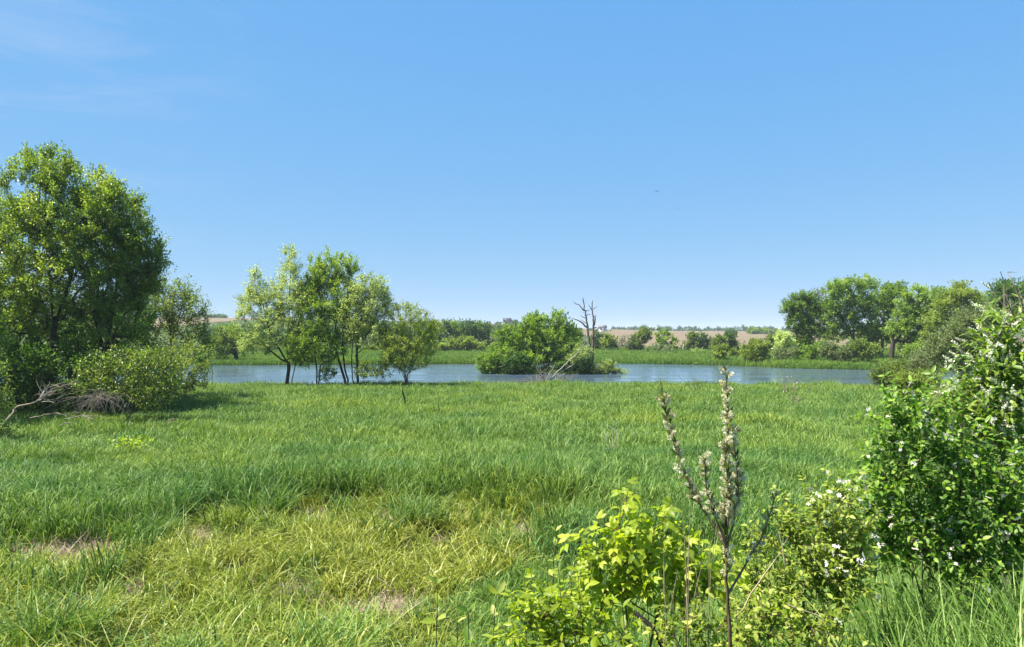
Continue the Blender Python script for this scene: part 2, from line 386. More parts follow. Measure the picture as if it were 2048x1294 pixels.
def scatter(name, pts, rot, scl, coll, nvar, label, seed=0, kind='stuff', parent=None, cat=None):
    me = bpy.data.meshes.new(name)
    pts = np.asarray(pts, np.float32); N = len(pts)
    me.vertices.add(N); me.vertices.foreach_set('co', pts.ravel())
    a = me.attributes.new('rot', 'FLOAT_VECTOR', 'POINT'); a.data.foreach_set('vector', np.asarray(rot, np.float32).ravel())
    a = me.attributes.new('scl', 'FLOAT_VECTOR', 'POINT'); a.data.foreach_set('vector', np.asarray(scl, np.float32).ravel())
    a = me.attributes.new('idx', 'INT', 'POINT'); a.data.foreach_set('value', RS(seed).randint(0, nvar, N).astype(np.int32))
    me.update()
    ob = link(name, me, parent); tag(ob, label, cat, kind=kind)
    ng = bpy.data.node_groups.new(name + '_nodes', 'GeometryNodeTree')
    ng.interface.new_socket('Geometry', in_out='INPUT', socket_type='NodeSocketGeometry')
    ng.interface.new_socket('Geometry', in_out='OUTPUT', socket_type='NodeSocketGeometry')
    nn, ll = ng.nodes, ng.links
    gi = nn.new('NodeGroupInput'); go = nn.new('NodeGroupOutput')
    ci = nn.new('GeometryNodeCollectionInfo'); ci.inputs['Collection'].default_value = coll
    ci.inputs['Separate Children'].default_value = True; ci.inputs['Reset Children'].default_value = True
    ip = nn.new('GeometryNodeInstanceOnPoints'); ip.inputs['Pick Instance'].default_value = True
    def attr(nm, ty):
        x = nn.new('GeometryNodeInputNamedAttribute'); x.data_type = ty; x.inputs['Name'].default_value = nm
        return x.outputs['Attribute']
    er = nn.new('FunctionNodeEulerToRotation')
    ll.new(attr('rot', 'FLOAT_VECTOR'), er.inputs[0]); ll.new(er.outputs[0], ip.inputs['Rotation'])
    ll.new(attr('scl', 'FLOAT_VECTOR'), ip.inputs['Scale']); ll.new(attr('idx', 'INT'), ip.inputs['Instance Index'])
    ll.new(gi.outputs[0], ip.inputs['Points']); ll.new(ci.outputs[0], ip.inputs['Instance']); ll.new(ip.outputs[0], go.inputs[0])
    md = ob.modifiers.new('scatter', 'NODES'); md.node_group = ng
    return ob

def rand_in_view(rs, n, y0, y1, margin=1.2, power=1.0, xlim=None):
    """points spread over the wedge in front of the viewer between two distances"""
    u = rs.rand(n); y = (y0 ** (2 * power) + u * (y1 ** (2 * power) - y0 ** (2 * power))) ** (1 / (2 * power))
    x = (rs.rand(n) * 2 - 1) * 0.692 * margin * y
    return x, y
def place(x, y, rs, s0, s1, tilt=0.12, hs=None):
    N = len(x); s = s0 + rs.rand(N) * (s1 - s0)
    h = s if hs is None else s * hs
    rot = np.stack([rs.randn(N) * tilt, rs.randn(N) * tilt, rs.rand(N) * 6.283], -1)
    return np.stack([x, y, height(x, y)], -1), rot, np.stack([s, s, h], -1)

rs = RS(1)
P_near = protos('grass_tuft_near', M['grass'], 8, n=22, h=0.85, rad=0.22, w=0.020, lean=0.62, segs=5, droop=0.66, bias=0.25, tint=(0.45, 0.30))
P_mid = protos('grass_tuft_mid', M['grassmid'], 6, n=34, h=0.62, rad=0.42, w=0.026, lean=0.62, segs=3, droop=0.48, bias=0.2, tint=(0.47, 0.30))
P_far = protos('grass_tuft_far', M['grassfar'], 6, n=44, h=0.60, rad=0.75, w=0.040, lean=0.45, segs=2, droop=0.3, tint=(0.5, 0.22))
P_sedge = protos('sedge_tuft', M['sedge'], 7, n=22, h=0.92, rad=0.14, w=0.020, lean=0.75, segs=6, droop=0.78, bias=0.45, tint=(0.48, 0.34))
P_straw = protos('straw_tuft', M['straw'], 5, n=26, h=0.26, rad=0.25, w=0.013, lean=1.5, segs=3, droop=0.8, tint=(0.45, 0.28))
P_reed = protos('reed_tuft', M['reed'], 7, n=18, h=0.95, rad=0.20, w=0.018, lean=0.42, segs=5, droop=0.40, bias=0.3, tint=(0.48, 0.24))
P_bank = protos('bank_tuft', M['reed'], 7, n=30, h=0.92, rad=0.20, w=0.0095, lean=0.45, segs=5, droop=0.35, bias=0.3, tint=(0.52, 0.30))
P_stem = protos('stem_tuft', M['straw'], 4, n=5, h=0.42, rad=0.12, w=0.012, lean=0.5, segs=3, droop=0.3, tint=(0.7, 0.25))
P_weed = protos('weed_tuft', M['willow'], 4, n=40, h=0.5, rad=0.35, w=0.05, lean=0.6, segs=2, droop=0.3, tint=(0.4, 0.25))

bare = [(px2ground(812, 1050), .85, 0.8), (px2ground(160, 1114), 1.3, 0.65), (px2ground(380, 1080), 0.6, 0.5), (px2ground(610, 1046), .5, .4), (px2ground(1040, 1078), .5, .4), (px2ground(760, 1225), .9, .55), (px2ground(590, 1190), .5, .35)]
def bareness(x, y):
    b = np.zeros_like(x)
    for (c, ax, ay) in bare: b = np.maximum(b, np.exp(-((x - c[0]) / ax) ** 2 - ((y - c[1]) / ay) ** 2))
    return b
# meadow: near band (tall lush grass) and middle distance
x, y = rand_in_view(rs, 15500, 9.0, 27.0, 1.18)
sm = sedge_mask(x, y)
coarse = (y < 14.0 + 2.0 * fnoise(x, y * .7)) & (x > -3.2)
keep = ((sm < 0.45) | ((rs.rand(len(x)) < 0.07) & (fnoise(x * .6, y * .6 + 3) > .5))) & (height(x, y) < 1.2) & ~coarse & (bareness(x, y) < .45)
cx_, cy_ = x[coarse & (sm < .5)], y[coarse & (sm < .5)]
x, y = x[keep], y[keep]
hs = 0.48 + 0.95 * fnoise(x * 0.7, y * 0.7) + 0.2 * rs.rand(len(x))
hs *= 1 + 0.15 * ((y > 12) & (y < 23)) + 0.38 * ((sedge_mask(x, y - 1.5) > .3) & (y > 13))
p, r, s = place(x, y, rs, 0.8, 1.2, 0.14, hs)
scatter('meadow_grass', p, r, s, P_near, 8, 'lush blue green meadow grass nearest the yellow sedge', 1)
x, y = rand_in_view(rs, 21000, 25.0, 68.5, 1.15, power=0.72)
keep = (y < near_shore(x) + 0.6)
x, y = x[keep], y[keep]
hs = 0.30 + 1.25 * fnoise(x * 0.55, y * 0.55) ** 1.3 + 0.3 * rs.rand(len(x))
p, r, s = place(x, y, rs, 0.85, 1.3, 0.12, hs)
scatter('meadow_grass', p, r, s, P_mid, 6, 'mid green meadow grass running back to the pond edge', 2)
x, y = rand_in_view(rs, 1500, 20, 64, 1.1, power=.6)
k = (y < near_shore(x) - 2) & (fnoise(x * .33 + 11, y * .33) > .53)
p, r, s = place(x[k], y[k], rs, 0.95, 1.45, 0.16)
scatter('meadow_clumps', p, r, s, P_near, 8, 'taller darker clumps of grass standing through the meadow', 12)
p, r, s = place(cx_, cy_, rs, 0.7, 1.1, 0.22, 0.35 + 0.5 * fnoise(cx_ * .8, cy_ * .8))
scatter('coarse_grass', p, r, s, P_reed, 7, 'pale green coarse grass between the yellow sedge and the shrubs', 10)
x, y = rand_in_view(rs, 700, 16, 66, 1.1)
k = (y < near_shore(x) - 1) & (fnoise(x * .2 + 3, y * .2) > .48)
p, r, s = place(x[k], y[k], rs, 0.5, 1.0, 0.25, 2.2)
scatter('dead_stems', p, r, s, P_stem, 4, 'scattered pale dead grass stems standing in the meadow', 11)
# weeds along the pond edge
x, y = rand_in_view(rs, 5200, 48, 67, 1.05)
keep = (y < near_shore(x)) & (fnoise(x * 0.12 + 5, y * 0.35) > 0.52) & (x > -14)
x, y = x[keep], y[keep]
p, r, s = place(x, y, rs, 0.5, 1.0, 0.1)
scatter('shore_weeds', p, r, s, P_weed, 4, 'yellow green leafy weeds in the grass near the pond', 3)
# sedge hollow
x = rs.rand(5600) * 18.5 - 15.6; y = 8.8 + rs.rand(5600) * 11.6
d = fnoise(x * 1.3, y * 1.3)
bm = np.zeros_like(x)
for (c, ax, ay) in bare: bm = np.maximum(bm, np.exp(-((x - c[0]) / ax) ** 2 - ((y - c[1]) / ay) ** 2))
keep = (sedge_mask(x, y) > 0.4) & (d + rs.rand(len(x)) * 0.35 > 0.58) & (rs.rand(len(x)) > bm * 1.9)
x, y = x[keep], y[keep]
p, r, s = place(x, y, rs, 0.75, 1.2, 0.2)
scatter('marsh_sedge', p, r, s, P_sedge, 7, 'yellow green arching sedge in the wet hollow', 4)
# dead thatch: along the foot of the tall grass and in the bare spots
pts = []
for (c, ax, ay) in bare:
    k = int(230 * ax)
    pts.append(np.stack([c[0] + rs.randn(k) * ax * 0.5, c[1] + 0.05 + rs.randn(k) * ay * 0.42], -1))
xx = rs.rand(2600) * 18 - 15; yy = 9 + rs.rand(2600) * 11
kk = (sedge_mask(xx, yy) > 0.25) & (fnoise(xx * 1.1 + 9, yy * 1.1) > 0.42)
pts.append(np.stack([xx[kk], yy[kk]], -1))
pts = np.concatenate(pts)
p, r, s = place(pts[:, 0], pts[:, 1], rs, 0.6, 1.25, 0.35)
scatter('dead_thatch', p, r, s, P_straw, 5, 'pale brown dead grass thatch in bare spots of the sedge', 5)
# far bank
def farband(n, d0, d1):
    xx = (rs.rand(n) * 2 - 1) * 150; off = d0 + rs.rand(n) ** 1.6 * (d1 - d0)
    yy = far_shore(xx) + off
    k = np.abs(xx) < 0.78 * yy
    return xx[k], yy[k]
x, y = farband(15000, 0.0, 95)
p, r, s = place(x, y, rs, 0.9, 1.6, 0.1, 0.55 + 0.6 * fnoise(x * 0.15, y * 0.15))
scatter('far_bank_grass', p, r, s, P_far, 6, 'bright green grass on the flat far bank', 6)
x, y = farband(2600, -0.3, 1.2)
p, r, s = place(x, y, rs, 0.9, 1.5, 0.1, 1.2)
scatter('waterside_grass', p, r, s, P_far, 6, 'taller grass fringe overhanging the far waterline', 7)
# island fringe
a = rs.rand(700) * 6.283
x = 4 + np.cos(a) * 8.6 * np.sqrt(0.3 + 0.7 * rs.rand(700)); y = 93.5 + np.sin(a) * 3.9 * np.sqrt(0.3 + 0.7 * rs.rand(700))
k = height(x, y) > WATER_Z; x, y = x[k], y[k]
p, r, s = place(x, y, rs, 0.5, 1.0, 0.15)
scatter('island_grass', p, r, s, P_far, 6, 'rough grass fringing the small island', 8)
# embankment: long reedy grass at lower right, shorter elsewhere on the slope
x = rs.rand(4200) * 13 - 4.0; y = 1.7 + rs.rand(4200) * 9.5
z = height(x, y)
keep = (z > 0.25) & (np.abs(x) < 0.85 * y + 0.6) & ((EYE - z - 0.9) > 0.26 * y)
keep &= ~((x > -0.6) & (x < 1.6) & (y < 3.0))
x, y = x[keep], y[keep]
hs = np.where((x > 1.5), 1.0, 0.8) * (0.7 + 0.5 * rs.rand(len(x)))
p, r, s = place(x, y, rs, 0.75, 1.15, 0.12, hs)
scatter('bank_grass', p, r, s, P_bank, 7, 'long reedy grass on the near slope under the shrubs', 9)

# ------------------------------------------------------------------ trees: skeleton, tubes, leaves
def resample(P, step):
    P = np.asarray(P, float); seg = np.linalg.norm(np.diff(P, axis=0), axis=1); c = np.concatenate([[0], np.cumsum(seg)])
    n = max(2, int(c[-1] / step) + 1); u = np.linspace(0, c[-1], n)
    return np.stack([np.interp(u, c, P[:, k]) for k in range(3)], -1)

class Skel:
    def __init__(s, nmax=9000):
        s.P = np.zeros((nmax, 3)); s.par = np.full(nmax, -1); s.w = np.zeros(nmax); s.n = 0
    def add(s, p, par, w=0.0):
        i = s.n; s.P[i] = p; s.par[i] = par; s.w[i] = w; s.n += 1
        return i
    def polyline(s, P, step, rs, join=0.8, w=0.0, wig=0.0):
        P = resample(P, step)
        last = -1
        if s.n:
            d = np.linalg.norm(s.P[:s.n] - P[0], axis=1); j = int(d.argmin())
            if d[j] < join: last = j; P = P[1:]
        ids = []
        for k, p in enumerate(P):
            q = p + (rs.randn(3) * wig if 0 < k < len(P) - 1 else 0)
            last = s.add(q, last, w); ids.append(last)
        return ids
    def dirn(s, i):
        j = s.par[i]
        if j < 0: return np.array([0, 0, 1.0])
        v = s.P[i] - s.P[j]
        return v / (np.linalg.norm(v) + 1e-9)
    def grow(s, c, step, rs, up=1.0, root=None, zmin=-9, bend=0.35, wig=0.04):
        if root is None:
            P = s.P[:s.n]; v = c - P; d = np.linalg.norm(v, axis=1)
            cost = d + up * np.maximum(0, P[:, 2] - c[2] + 0.35 * d) + 50 * (P[:, 2] < zmin)
            j = int(cost.argmin())
        else: j = root
        a = s.P[j]; d = np.linalg.norm(c - a); k = max(1, int(d / step + 0.5))
        b = a + s.dirn(j) * d * bend
        last = j; path = []
        for t in np.linspace(0, 1, k + 1)[1:]:
            p = (1 - t) ** 2 * a + 2 * t * (1 - t) * b + t * t * c
            if t < 1: p = p + rs.randn(3) * wig * min(d, 1.5)
            last = s.add(p, last); path.append(last)
        return path
    def radii(s, R, rmin, p=1.75):
        R = R * 0.9
        acc = np.full(s.n, 1e-6); has = np.zeros(s.n, bool)
        r = np.zeros(s.n)
        for i in range(s.n - 1, -1, -1):
            r[i] = max((acc[i]) ** (1 / p) if has[i] else 1.0, 1e-3)
            j = s.par[i]
            if j >= 0:
                acc[j] += r[i] ** p; has[j] = True
        root = np.arange(s.n)
        for i in range(s.n):
            if s.par[i] >= 0: root[i] = root[s.par[i]]
        rr = R * r / r[root]
        return np.maximum(rr, rmin)

def tubes(sk, r, sides, zcut=None):
    kids = [[] for _ in range(sk.n)]
    for i in range(sk.n):
        if sk.par[i] >= 0: kids[sk.par[i]].append(i)
    chains = []; stack = [(i, None) for i in range(sk.n) if sk.par[i] < 0]
    while stack:
        i, pre = stack.pop()
        ch = [] if pre is None else [pre]
        while True:
            ch.append(i)
            if not kids[i]: break
            ks = sorted(kids[i], key=lambda q: -r[q])
            for q in ks[1:]: stack.append((q, i))
            i = ks[0]
        if len(ch) > 1: chains.append(ch)
    V, Fc, off = [], [], 0
    ang = np.arange(sides) / sides * 2 * np.pi
    for ch in chains:
        P = sk.P[ch]; R = r[ch].copy()
        if len(ch) > 1 and R[0] > R[1] * 1.3: R[0] = R[1] * 1.15
        R[-1] *= 0.6
        T = np.gradient(P, axis=0); T = norm(T)
        ref = np.array([0.31, 0.95, 0.05]); U = norm(np.cross(T, ref)); B = np.cross(T, U)
        ring = P[:, None] + R[:, None, None] * (U[:, None] * np.cos(ang)[None, :, None] + B[:, None] * np.sin(ang)[None, :, None])
        n = len(ch); V.append(ring.reshape(-1, 3))
        k = np.arange(n - 1)[:, None] * sides; a = np.arange(sides)[None]; a2 = (a + 1) % sides
        Fc.append(np.stack([k + a, k + a2, k + sides + a2, k + sides + a], -1).reshape(-1, 4) + off); off += n * sides
    return np.concatenate(V), np.concatenate(Fc)

def leaf_cards(P, Dv, size, rs, wid=0.55, upb=0.35, tint=None):
    """one folded 2-triangle leaf per point"""
    N = len(P)
    d = norm(Dv + rs.randn(N, 3) * 0.55)
    nrm = rs.randn(N, 3); nrm[:, 2] += upb * 2; nrm = norm(nrm - (nrm * d).sum(1, keepdims=True) * d)
    side = np.cross(d, nrm)
    L = (size * (0.65 + 0.7 * rs.rand(N)))[:, None]
    a = P; tip = P + d * L - nrm * L * 0.12
    l_ = P + d * L * 0.48 + side * L * wid * 0.5 + nrm * L * 0.10
    r_ = P + d * L * 0.48 - side * L * wid * 0.5 + nrm * L * 0.10
    V = np.stack([a, r_, tip, l_], 1).reshape(-1, 3)
    k = np.arange(N)[:, None] * 4
    Fc = np.concatenate([k + np.array([[0, 1, 2]]), k + np.array([[0, 2, 3]])], 1).reshape(-1, 3)
    return V, Fc, np.repeat(tint, 4)

def lobe_points(lobes, D, n, rs, shell=1.0):
    """lobes in photo pixels (px, py, rx, ry[, depth offset m]) -> world points inside ellipsoids at distance D, and their outward directions"""
    vol = np.array([(l[2] * l[3]) ** 0.8 for l in lobes]); cnt = np.maximum(1, np.round(n * vol / vol.sum())).astype(int)
    out, dirs = [], []
    for l, k in zip(lobes, cnt):
        dy = l[4] if len(l) > 4 else 0.0
        c = W(l[0], l[1], D + dy); rx = l[2] / F * D; rz = l[3] / F * D; ry = min(rx, 4.5) * 0.85
        u = norm(rs.randn(k, 3)); q = rs.rand(k, 1) ** (1 / (3.0 * shell))
        out.append(c + u * q * np.array([rx, ry, rz])); dirs.append(u * q)
    return np.concatenate(out), np.concatenate(dirs)

def crown_mesh(C, O, rs, cr, K, Mn, size, up=0.5, wid=0.55, spread=0.7, upb=0.35, tvar=0.18, tbias=0.5, drop=0.0):
    """leaves along K twigs round each cluster centre"""
    n = len(C)
    td = norm(O[:, None] * 0.8 + np.array([0, 0, up]) + rs.randn(n, K, 3) * spread)
    L = cr * (0.55 + 0.9 * rs.rand(n, K, 1))
    t = rs.rand(n, K, Mn, 1) ** 0.8
    P = C[:, None, None] + td[:, :, None] * L[:, :, None] * t * 1.15 - td[:, :, None] * L[:, :, None] * 0.25 + rs.randn(n, K, Mn, 3) * cr * 0.13
    P[..., 2] -= drop * (t[..., 0] ** 2) * L[:, :, None, 0]
    ti = np.clip(tbias + rs.randn(n, 1, 1) * tvar * 1.1 + rs.randn(n, K, Mn) * tvar * 1.1, 0, 1)
    Dv = np.broadcast_to(td[:, :, None], P.shape)
    return leaf_cards(P.reshape(-1, 3), Dv.reshape(-1, 3), size, rs, wid, upb, ti.ravel()), (td, L)

def tree(name, label, cat, base_px, D, lobes, leaf, bark='bark', trunks=None, R=0.15, n=80, K=5, Mn=8, size=None, cr=0.5,
         up=1.0, lup=0.5, stems=0, zmin=None, step=0.5, group=None, seed=0, sides=5, twigs=False, spread=0.7, wid=0.55, shell=1.0,
         tbias=0.5, tvar=0.18, rmin=0.008, drop=0.0, bend=0.35, basez=None, bare=0.0, nbare=0, extra=None, upb=0.35):
    rs = RS(seed * 13 + len(label))
    B = W(base_px, 700, D); B[2] = float(height(B[0], B[1])) if basez is None else basez
    if size is None: size = max(0.11, D / 740 * 1.75)
    root = thing(name, label, cat, B, group)
    n = int(n * 1.25); Mn = int(math.ceil(Mn * 1.7))
    C, O = lobe_points(lobes, D, n, rs, shell)
    C[:, 2] = np.maximum(C[:, 2], B[2] + 0.15)
    sk = Skel(); trs = []
    if trunks:
        for T in trunks:
            pts = [W(p[0], p[1], D + (p[2] if len(p) > 2 else 0)) for p in T]
            trs.append(sk.polyline(pts, step, rs, wig=0.02 * step))
    else:
        sk.add(B - np.array([0, 0, 0.25]), -1); sk.add(B + np.array([0, 0, 0.05]), 0)
    if sk.P[0, 2] > B[2] - 0.2: sk.P[0, 2] = B[2] - 0.25
    z0 = B[2] + 0.3 if zmin is None else B[2] + zmin
    order = np.argsort(np.linalg.norm((C - B) * np.array([1, 1, 0.8]), axis=1))
    if stems:
        far_first = order[::-1][:stems * 3]
        pick = set(rs.choice(far_first, min(stems, len(far_first)), replace=False).tolist())
        for i in pick: sk.grow(C[i], step, rs, root=1 if sk.n > 1 else 0, bend=0.25)
        order = [i for i in order if i not in pick]
        z0 = B[2] + 0.25
    for i in order: sk.grow(C[i], step, rs, up=up, zmin=z0, bend=bend)
    if nbare:   # leafless twigs poking out of the outline
        C2, O2 = lobe_points(bare, D, nbare, rs, 3.0)
        for c in C2: sk.grow(c, step, rs, up=up, zmin=z0, bend=bend)
    r = sk.radii(R, rmin)
    V, Fc = tubes(sk, r, sides)
    (LV, LF, LT), (td, TL) = crown_mesh(C, O, rs, cr, K, Mn, size, up=lup, wid=wid, spread=spread, tvar=tvar, tbias=tbias, drop=drop, upb=upb)
    if twigs:
        tr = max(rmin * 0.55, D / 740 * 0.10)
        a = (C[:, None] - td * TL * 0.25).reshape(-1, 3); b = (C[:, None] + td * TL * 0.95).reshape(-1, 3)
        dv = norm(b - a); u = norm(np.cross(dv, np.array([0.3, 0.9, 0.2]))) * tr; w = np.cross(dv, u)
        N = len(a); TV = np.stack([a + u, a - 0.5 * u + 0.87 * w, a - 0.5 * u - 0.87 * w, b + u * .4, b - .2 * u + .35 * w, b - .2 * u - .35 * w], 1).reshape(-1, 3)
        k = np.arange(N)[:, None] * 6
        TF = np.concatenate([k + np.array([[0, 1, 4, 3]]), k + np.array([[1, 2, 5, 4]]), k + np.array([[2, 0, 3, 5]])], 1).reshape(-1, 4)
        Fc = np.concatenate([Fc, TF + len(V)]); V = np.concatenate([V, TV])
    link('trunk', mesh_np(name + '_trunk', V - B, Fc, [M[bark]], smooth=True), root)
    link('crown' if cat in ('tree', 'dead tree') else 'foliage', mesh_np(name + '_crown', LV - B, LF, [M[leaf]], tint=LT), root)
    return root

def shrub(label, base_px, D, lobes, leaf, bark='twig', name='shrub', cat='shrub', **kw):
    kw.setdefault('R', 0.05); kw.setdefault('stems', 9); kw.setdefault('step', 0.35); kw.setdefault('rmin', 0.007)
    return tree(name, label, cat, base_px, D, lobes, leaf, bark, **kw)

# ---- big clump at the left edge
GL = 'tall green trees at the left edge of the meadow'
tree('maple_tree', 'tallest bright green tree of the left clump, rounded crown rising into the sky', 'tree', 108, 43,
     [(80, 390, 70, 85), (150, 440, 95, 100), (60, 500, 95, 95), (215, 470, 65, 85), (150, 560, 120, 80), (50, 620, 80, 60), (95, 335, 42, 38)],
     'maple', trunks=[[(108, 850), (104, 760), (108, 660), (100, 560), (90, 460), (92, 350)], [(106, 660), (140, 560), (165, 460), (150, 390)], [(104, 740), (60, 640), (40, 520), (50, 430)]],
     R=0.24, n=430, K=5, Mn=15, size=0.135, cr=0.75, lup=0.7, zmin=2.2, group=GL, seed=1, sides=6, twigs=True, shell=1.3)
tree('maple_tree', 'right hand tree of the left clump, with branches drooping over the sunny meadow', 'tree', 205, 44,
     [(235, 430, 45, 70), (265, 510, 48, 70), (235, 560, 70, 60), (300, 520, 24, 34), (285, 570, 34, 30), (230, 640, 70, 45), (190, 400, 40, 60)],
     'maple', trunks=[[(205, 850), (208, 740), (222, 640), (238, 540), (240, 430)], [(215, 690), (255, 620), (290, 560), (318, 520)], [(212, 720), (180, 600), (185, 450)]],
     R=0.20, n=270, K=5, Mn=15, size=0.135, cr=0.72, lup=0.6, zmin=2.5, group=GL, seed=2, sides=6, twigs=True, shell=1.3)
tree('maple_tree', 'dark left tree of the clump, its trunk leaning and crown cut by the picture edge', 'tree', 40, 45,
     [(-40, 450, 60, 90), (-10, 560, 70, 80), (20, 640, 80, 60), (-60, 600, 70, 80), (10, 440, 24, 60)],
     'maple', trunks=[[(40, 850), (30, 740), (5, 640), (-20, 520), (-40, 400)], [(30, 740), (45, 650), (30, 550)]],
     R=0.18, n=210, K=5, Mn=13, size=0.135, cr=0.75, zmin=2.0, group=GL, seed=3, sides=6, twigs=True, tbias=0.4)
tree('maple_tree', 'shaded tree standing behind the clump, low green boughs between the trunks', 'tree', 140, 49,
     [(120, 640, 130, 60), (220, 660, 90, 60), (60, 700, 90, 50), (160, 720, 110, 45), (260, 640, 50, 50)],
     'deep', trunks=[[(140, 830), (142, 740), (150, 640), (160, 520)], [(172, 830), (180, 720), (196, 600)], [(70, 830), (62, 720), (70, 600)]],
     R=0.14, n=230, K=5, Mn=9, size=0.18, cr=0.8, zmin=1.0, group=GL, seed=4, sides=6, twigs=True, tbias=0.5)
tree('ash_tree', 'thin leaved grey green tree just right of the big left clump', 'tree', 343, 50,
     [(335, 600, 60, 36), (370, 640, 42, 50), (318, 660, 40, 60), (395, 690, 30, 40), (340, 610, 40, 40), (372, 600, 26, 24)],
     'olive', trunks=[[(343, 840), (344, 760), (343, 680), (335, 630), (325, 580)], [(343, 680), (360, 630), (372, 585)], [(344, 720), (380, 690), (410, 672)]],
     R=0.13, n=190, K=5, Mn=5, size=0.13, cr=0.75, zmin=1.2, tbias=.6, seed=5, sides=6, twigs=True, shell=1.3)
shrub('pale leaved spreading bush in front of the left tree trunks', 255, 37,
      [(225, 735, 60, 28), (285, 730, 60, 32), (325, 750, 44, 40), (260, 775, 80, 26), (185, 765, 36, 24), (310, 792, 46, 28)],
      'maple', bark='bark', n=210, K=5, Mn=3, size=0.11, cr=0.5, seed=6, twigs=True, stems=18, tbias=0.22, tvar=.34)
shrub('fresh yellow green bush beside the water at the right end of the left clump', 372, 47,
      [(365, 715, 40, 38), (388, 745, 26, 26), (345, 765, 46, 34), (395, 768, 18, 14), (310, 740, 40, 36)], 'willow', n=130, K=5, Mn=4, size=0.13, cr=0.5, seed=7, twigs=True, tbias=0.55)
tree('maple_tree', 'tree mostly outside the left picture edge, shading the fallen branch', 'tree', -190, 40,
     [(-190, 470, 120, 110, -3), (-180, 620, 150, 90, -4), (-100, 690, 90, 60, -4), (-240, 560, 90, 120)], 'maple', trunks=[[(-190, 860), (-188, 720), (-180, 560), (-190, 420)]],
     R=0.22, n=300, K=5, Mn=8, size=0.18, cr=0.85, zmin=1.5, group=GL, seed=10, sides=5)
shrub('dark understorey bush filling the shade between the left trunks', 130, 41.5,  # deep leaf colour and low tint put the clump's shade into this bush
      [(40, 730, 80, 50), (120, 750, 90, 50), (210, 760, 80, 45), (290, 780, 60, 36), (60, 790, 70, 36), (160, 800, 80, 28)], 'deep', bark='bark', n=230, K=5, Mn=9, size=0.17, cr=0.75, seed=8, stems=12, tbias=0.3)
shrub('small leafy bush cut by the left picture edge, below the fallen branch', -8, 30,
      [(-15, 770, 28, 40), (-20, 840, 36, 46), (0, 880, 24, 30)], 'olive', n=70, K=5, Mn=5, size=0.10, cr=0.4, seed=9, twigs=True, stems=10)

# ---- the group of young trees on the near shore
GM = 'young trees on the near shore of the pond'
tree('willow_tree', 'pale silvery tree with a forked leaning trunk, leftmost of the shore group', 'tree', 574, 63,
     [(582, 525, 19, 32), (578, 580, 44, 42), (514, 570, 13, 34), (525, 612, 38, 40), (560, 655, 66, 36), (500, 600, 22, 18), (590, 610, 42, 46), (520, 690, 36, 22), (480, 633, 22, 9)],
     'silver', trunks=[[(573, 772), (578, 735), (574, 690), (578, 640), (580, 570), (582, 510)], [(576, 728), (560, 700), (538, 660), (524, 600), (514, 550)], [(574, 728), (545, 705), (512, 675)], [(577, 665), (600, 630), (604, 600)]],
     R=0.18, n=330, K=6, Mn=6, size=0.125, cr=0.66, lup=0.6, zmin=2.4, seed=11, group=GM, sides=6, twigs=True, shell=1.1)
tree('poplar_tree', 'tall bright green tree with spiky upright tips in the middle of the shore group', 'tree', 692, 63.5,
     [(664, 540, 26, 38), (630, 550, 17, 34), (700, 555, 17, 36), (665, 600, 54, 46), (690, 650, 55, 44), (650, 570, 40, 40), (620, 600, 26, 40)],
     'fresh', trunks=[[(693, 772), (682, 735), (672, 700), (670, 640), (665, 570), (662, 515)], [(700, 772), (690, 740), (684, 690), (690, 620), (700, 540)], [(672, 700), (650, 650), (634, 560)]],
     R=0.17, n=330, K=6, Mn=6, size=0.14, cr=0.62, lup=1.2, spread=0.5, zmin=3.0, seed=12, group=GM, sides=6, twigs=True, tbias=0.82)
tree('willow_tree', 'cream and green round crowned tree at the right of the shore group', 'tree', 715, 62.5,
     [(735, 575, 34, 28), (745, 610, 38, 40), (715, 620, 40, 50), (735, 660, 40, 40), (765, 600, 13, 26)],
     'silver', trunks=[[(716, 772), (715, 735), (713, 690), (722, 640), (735, 580)], [(706, 772), (703, 720), (706, 660), (716, 600)], [(715, 700), (740, 660), (758, 620)]],
     R=0.15, n=240, K=6, Mn=6, size=0.125, cr=0.64, lup=0.3, zmin=2.2, seed=13, group=GM, sides=6, twigs=True, tbias=0.48, drop=0.25)
tree('young_maple_tree', 'small dense green tree under the taller ones, with two thin low trunks', 'tree', 633, 62,
     [(635, 635, 36, 34), (630, 680, 48, 40), (655, 700, 36, 30), (606, 700, 30, 28), (640, 610, 22, 14)],
     'fresh', trunks=[[(633, 772), (634, 740), (628, 700), (632, 640)], [(637, 772), (640, 735), (646, 700)]],
     R=0.10, n=190, K=5, Mn=8, size=0.13, cr=0.58, zmin=.6, seed=14, group=GM, sides=5, twigs=True, tbias=0.5)
tree('young_maple_tree', 'vivid green sapling leaning beside the forked silvery trunk', 'tree', 583, 62.5,
     [(596, 690, 24, 30), (604, 715, 22, 18), (585, 705, 14, 16)], 'lime', trunks=[[(582, 772), (588, 740), (596, 715), (598, 680)]],
     R=0.05, n=60, K=5, Mn=6, size=0.14, cr=0.45, zmin=1.2, seed=15, group=GM, tbias=0.1)
shrub('vase shaped grey stemmed bush standing alone right of the shore trees', 812, 62,
      [(815, 640, 44, 28), (785, 685, 34, 40), (848, 682, 36, 34), (815, 705, 52, 32), (866, 665, 14, 20), (815, 728, 44, 16)],
      'willow', bark='bark', n=280, K=5, Mn=6, size=0.12, cr=0.6, lup=0.9, seed=16, twigs=True, stems=26, R=0.09, tbias=0.75,
      bare=[(815, 640, 55, 36), (812, 735, 60, 10)], nbare=90)
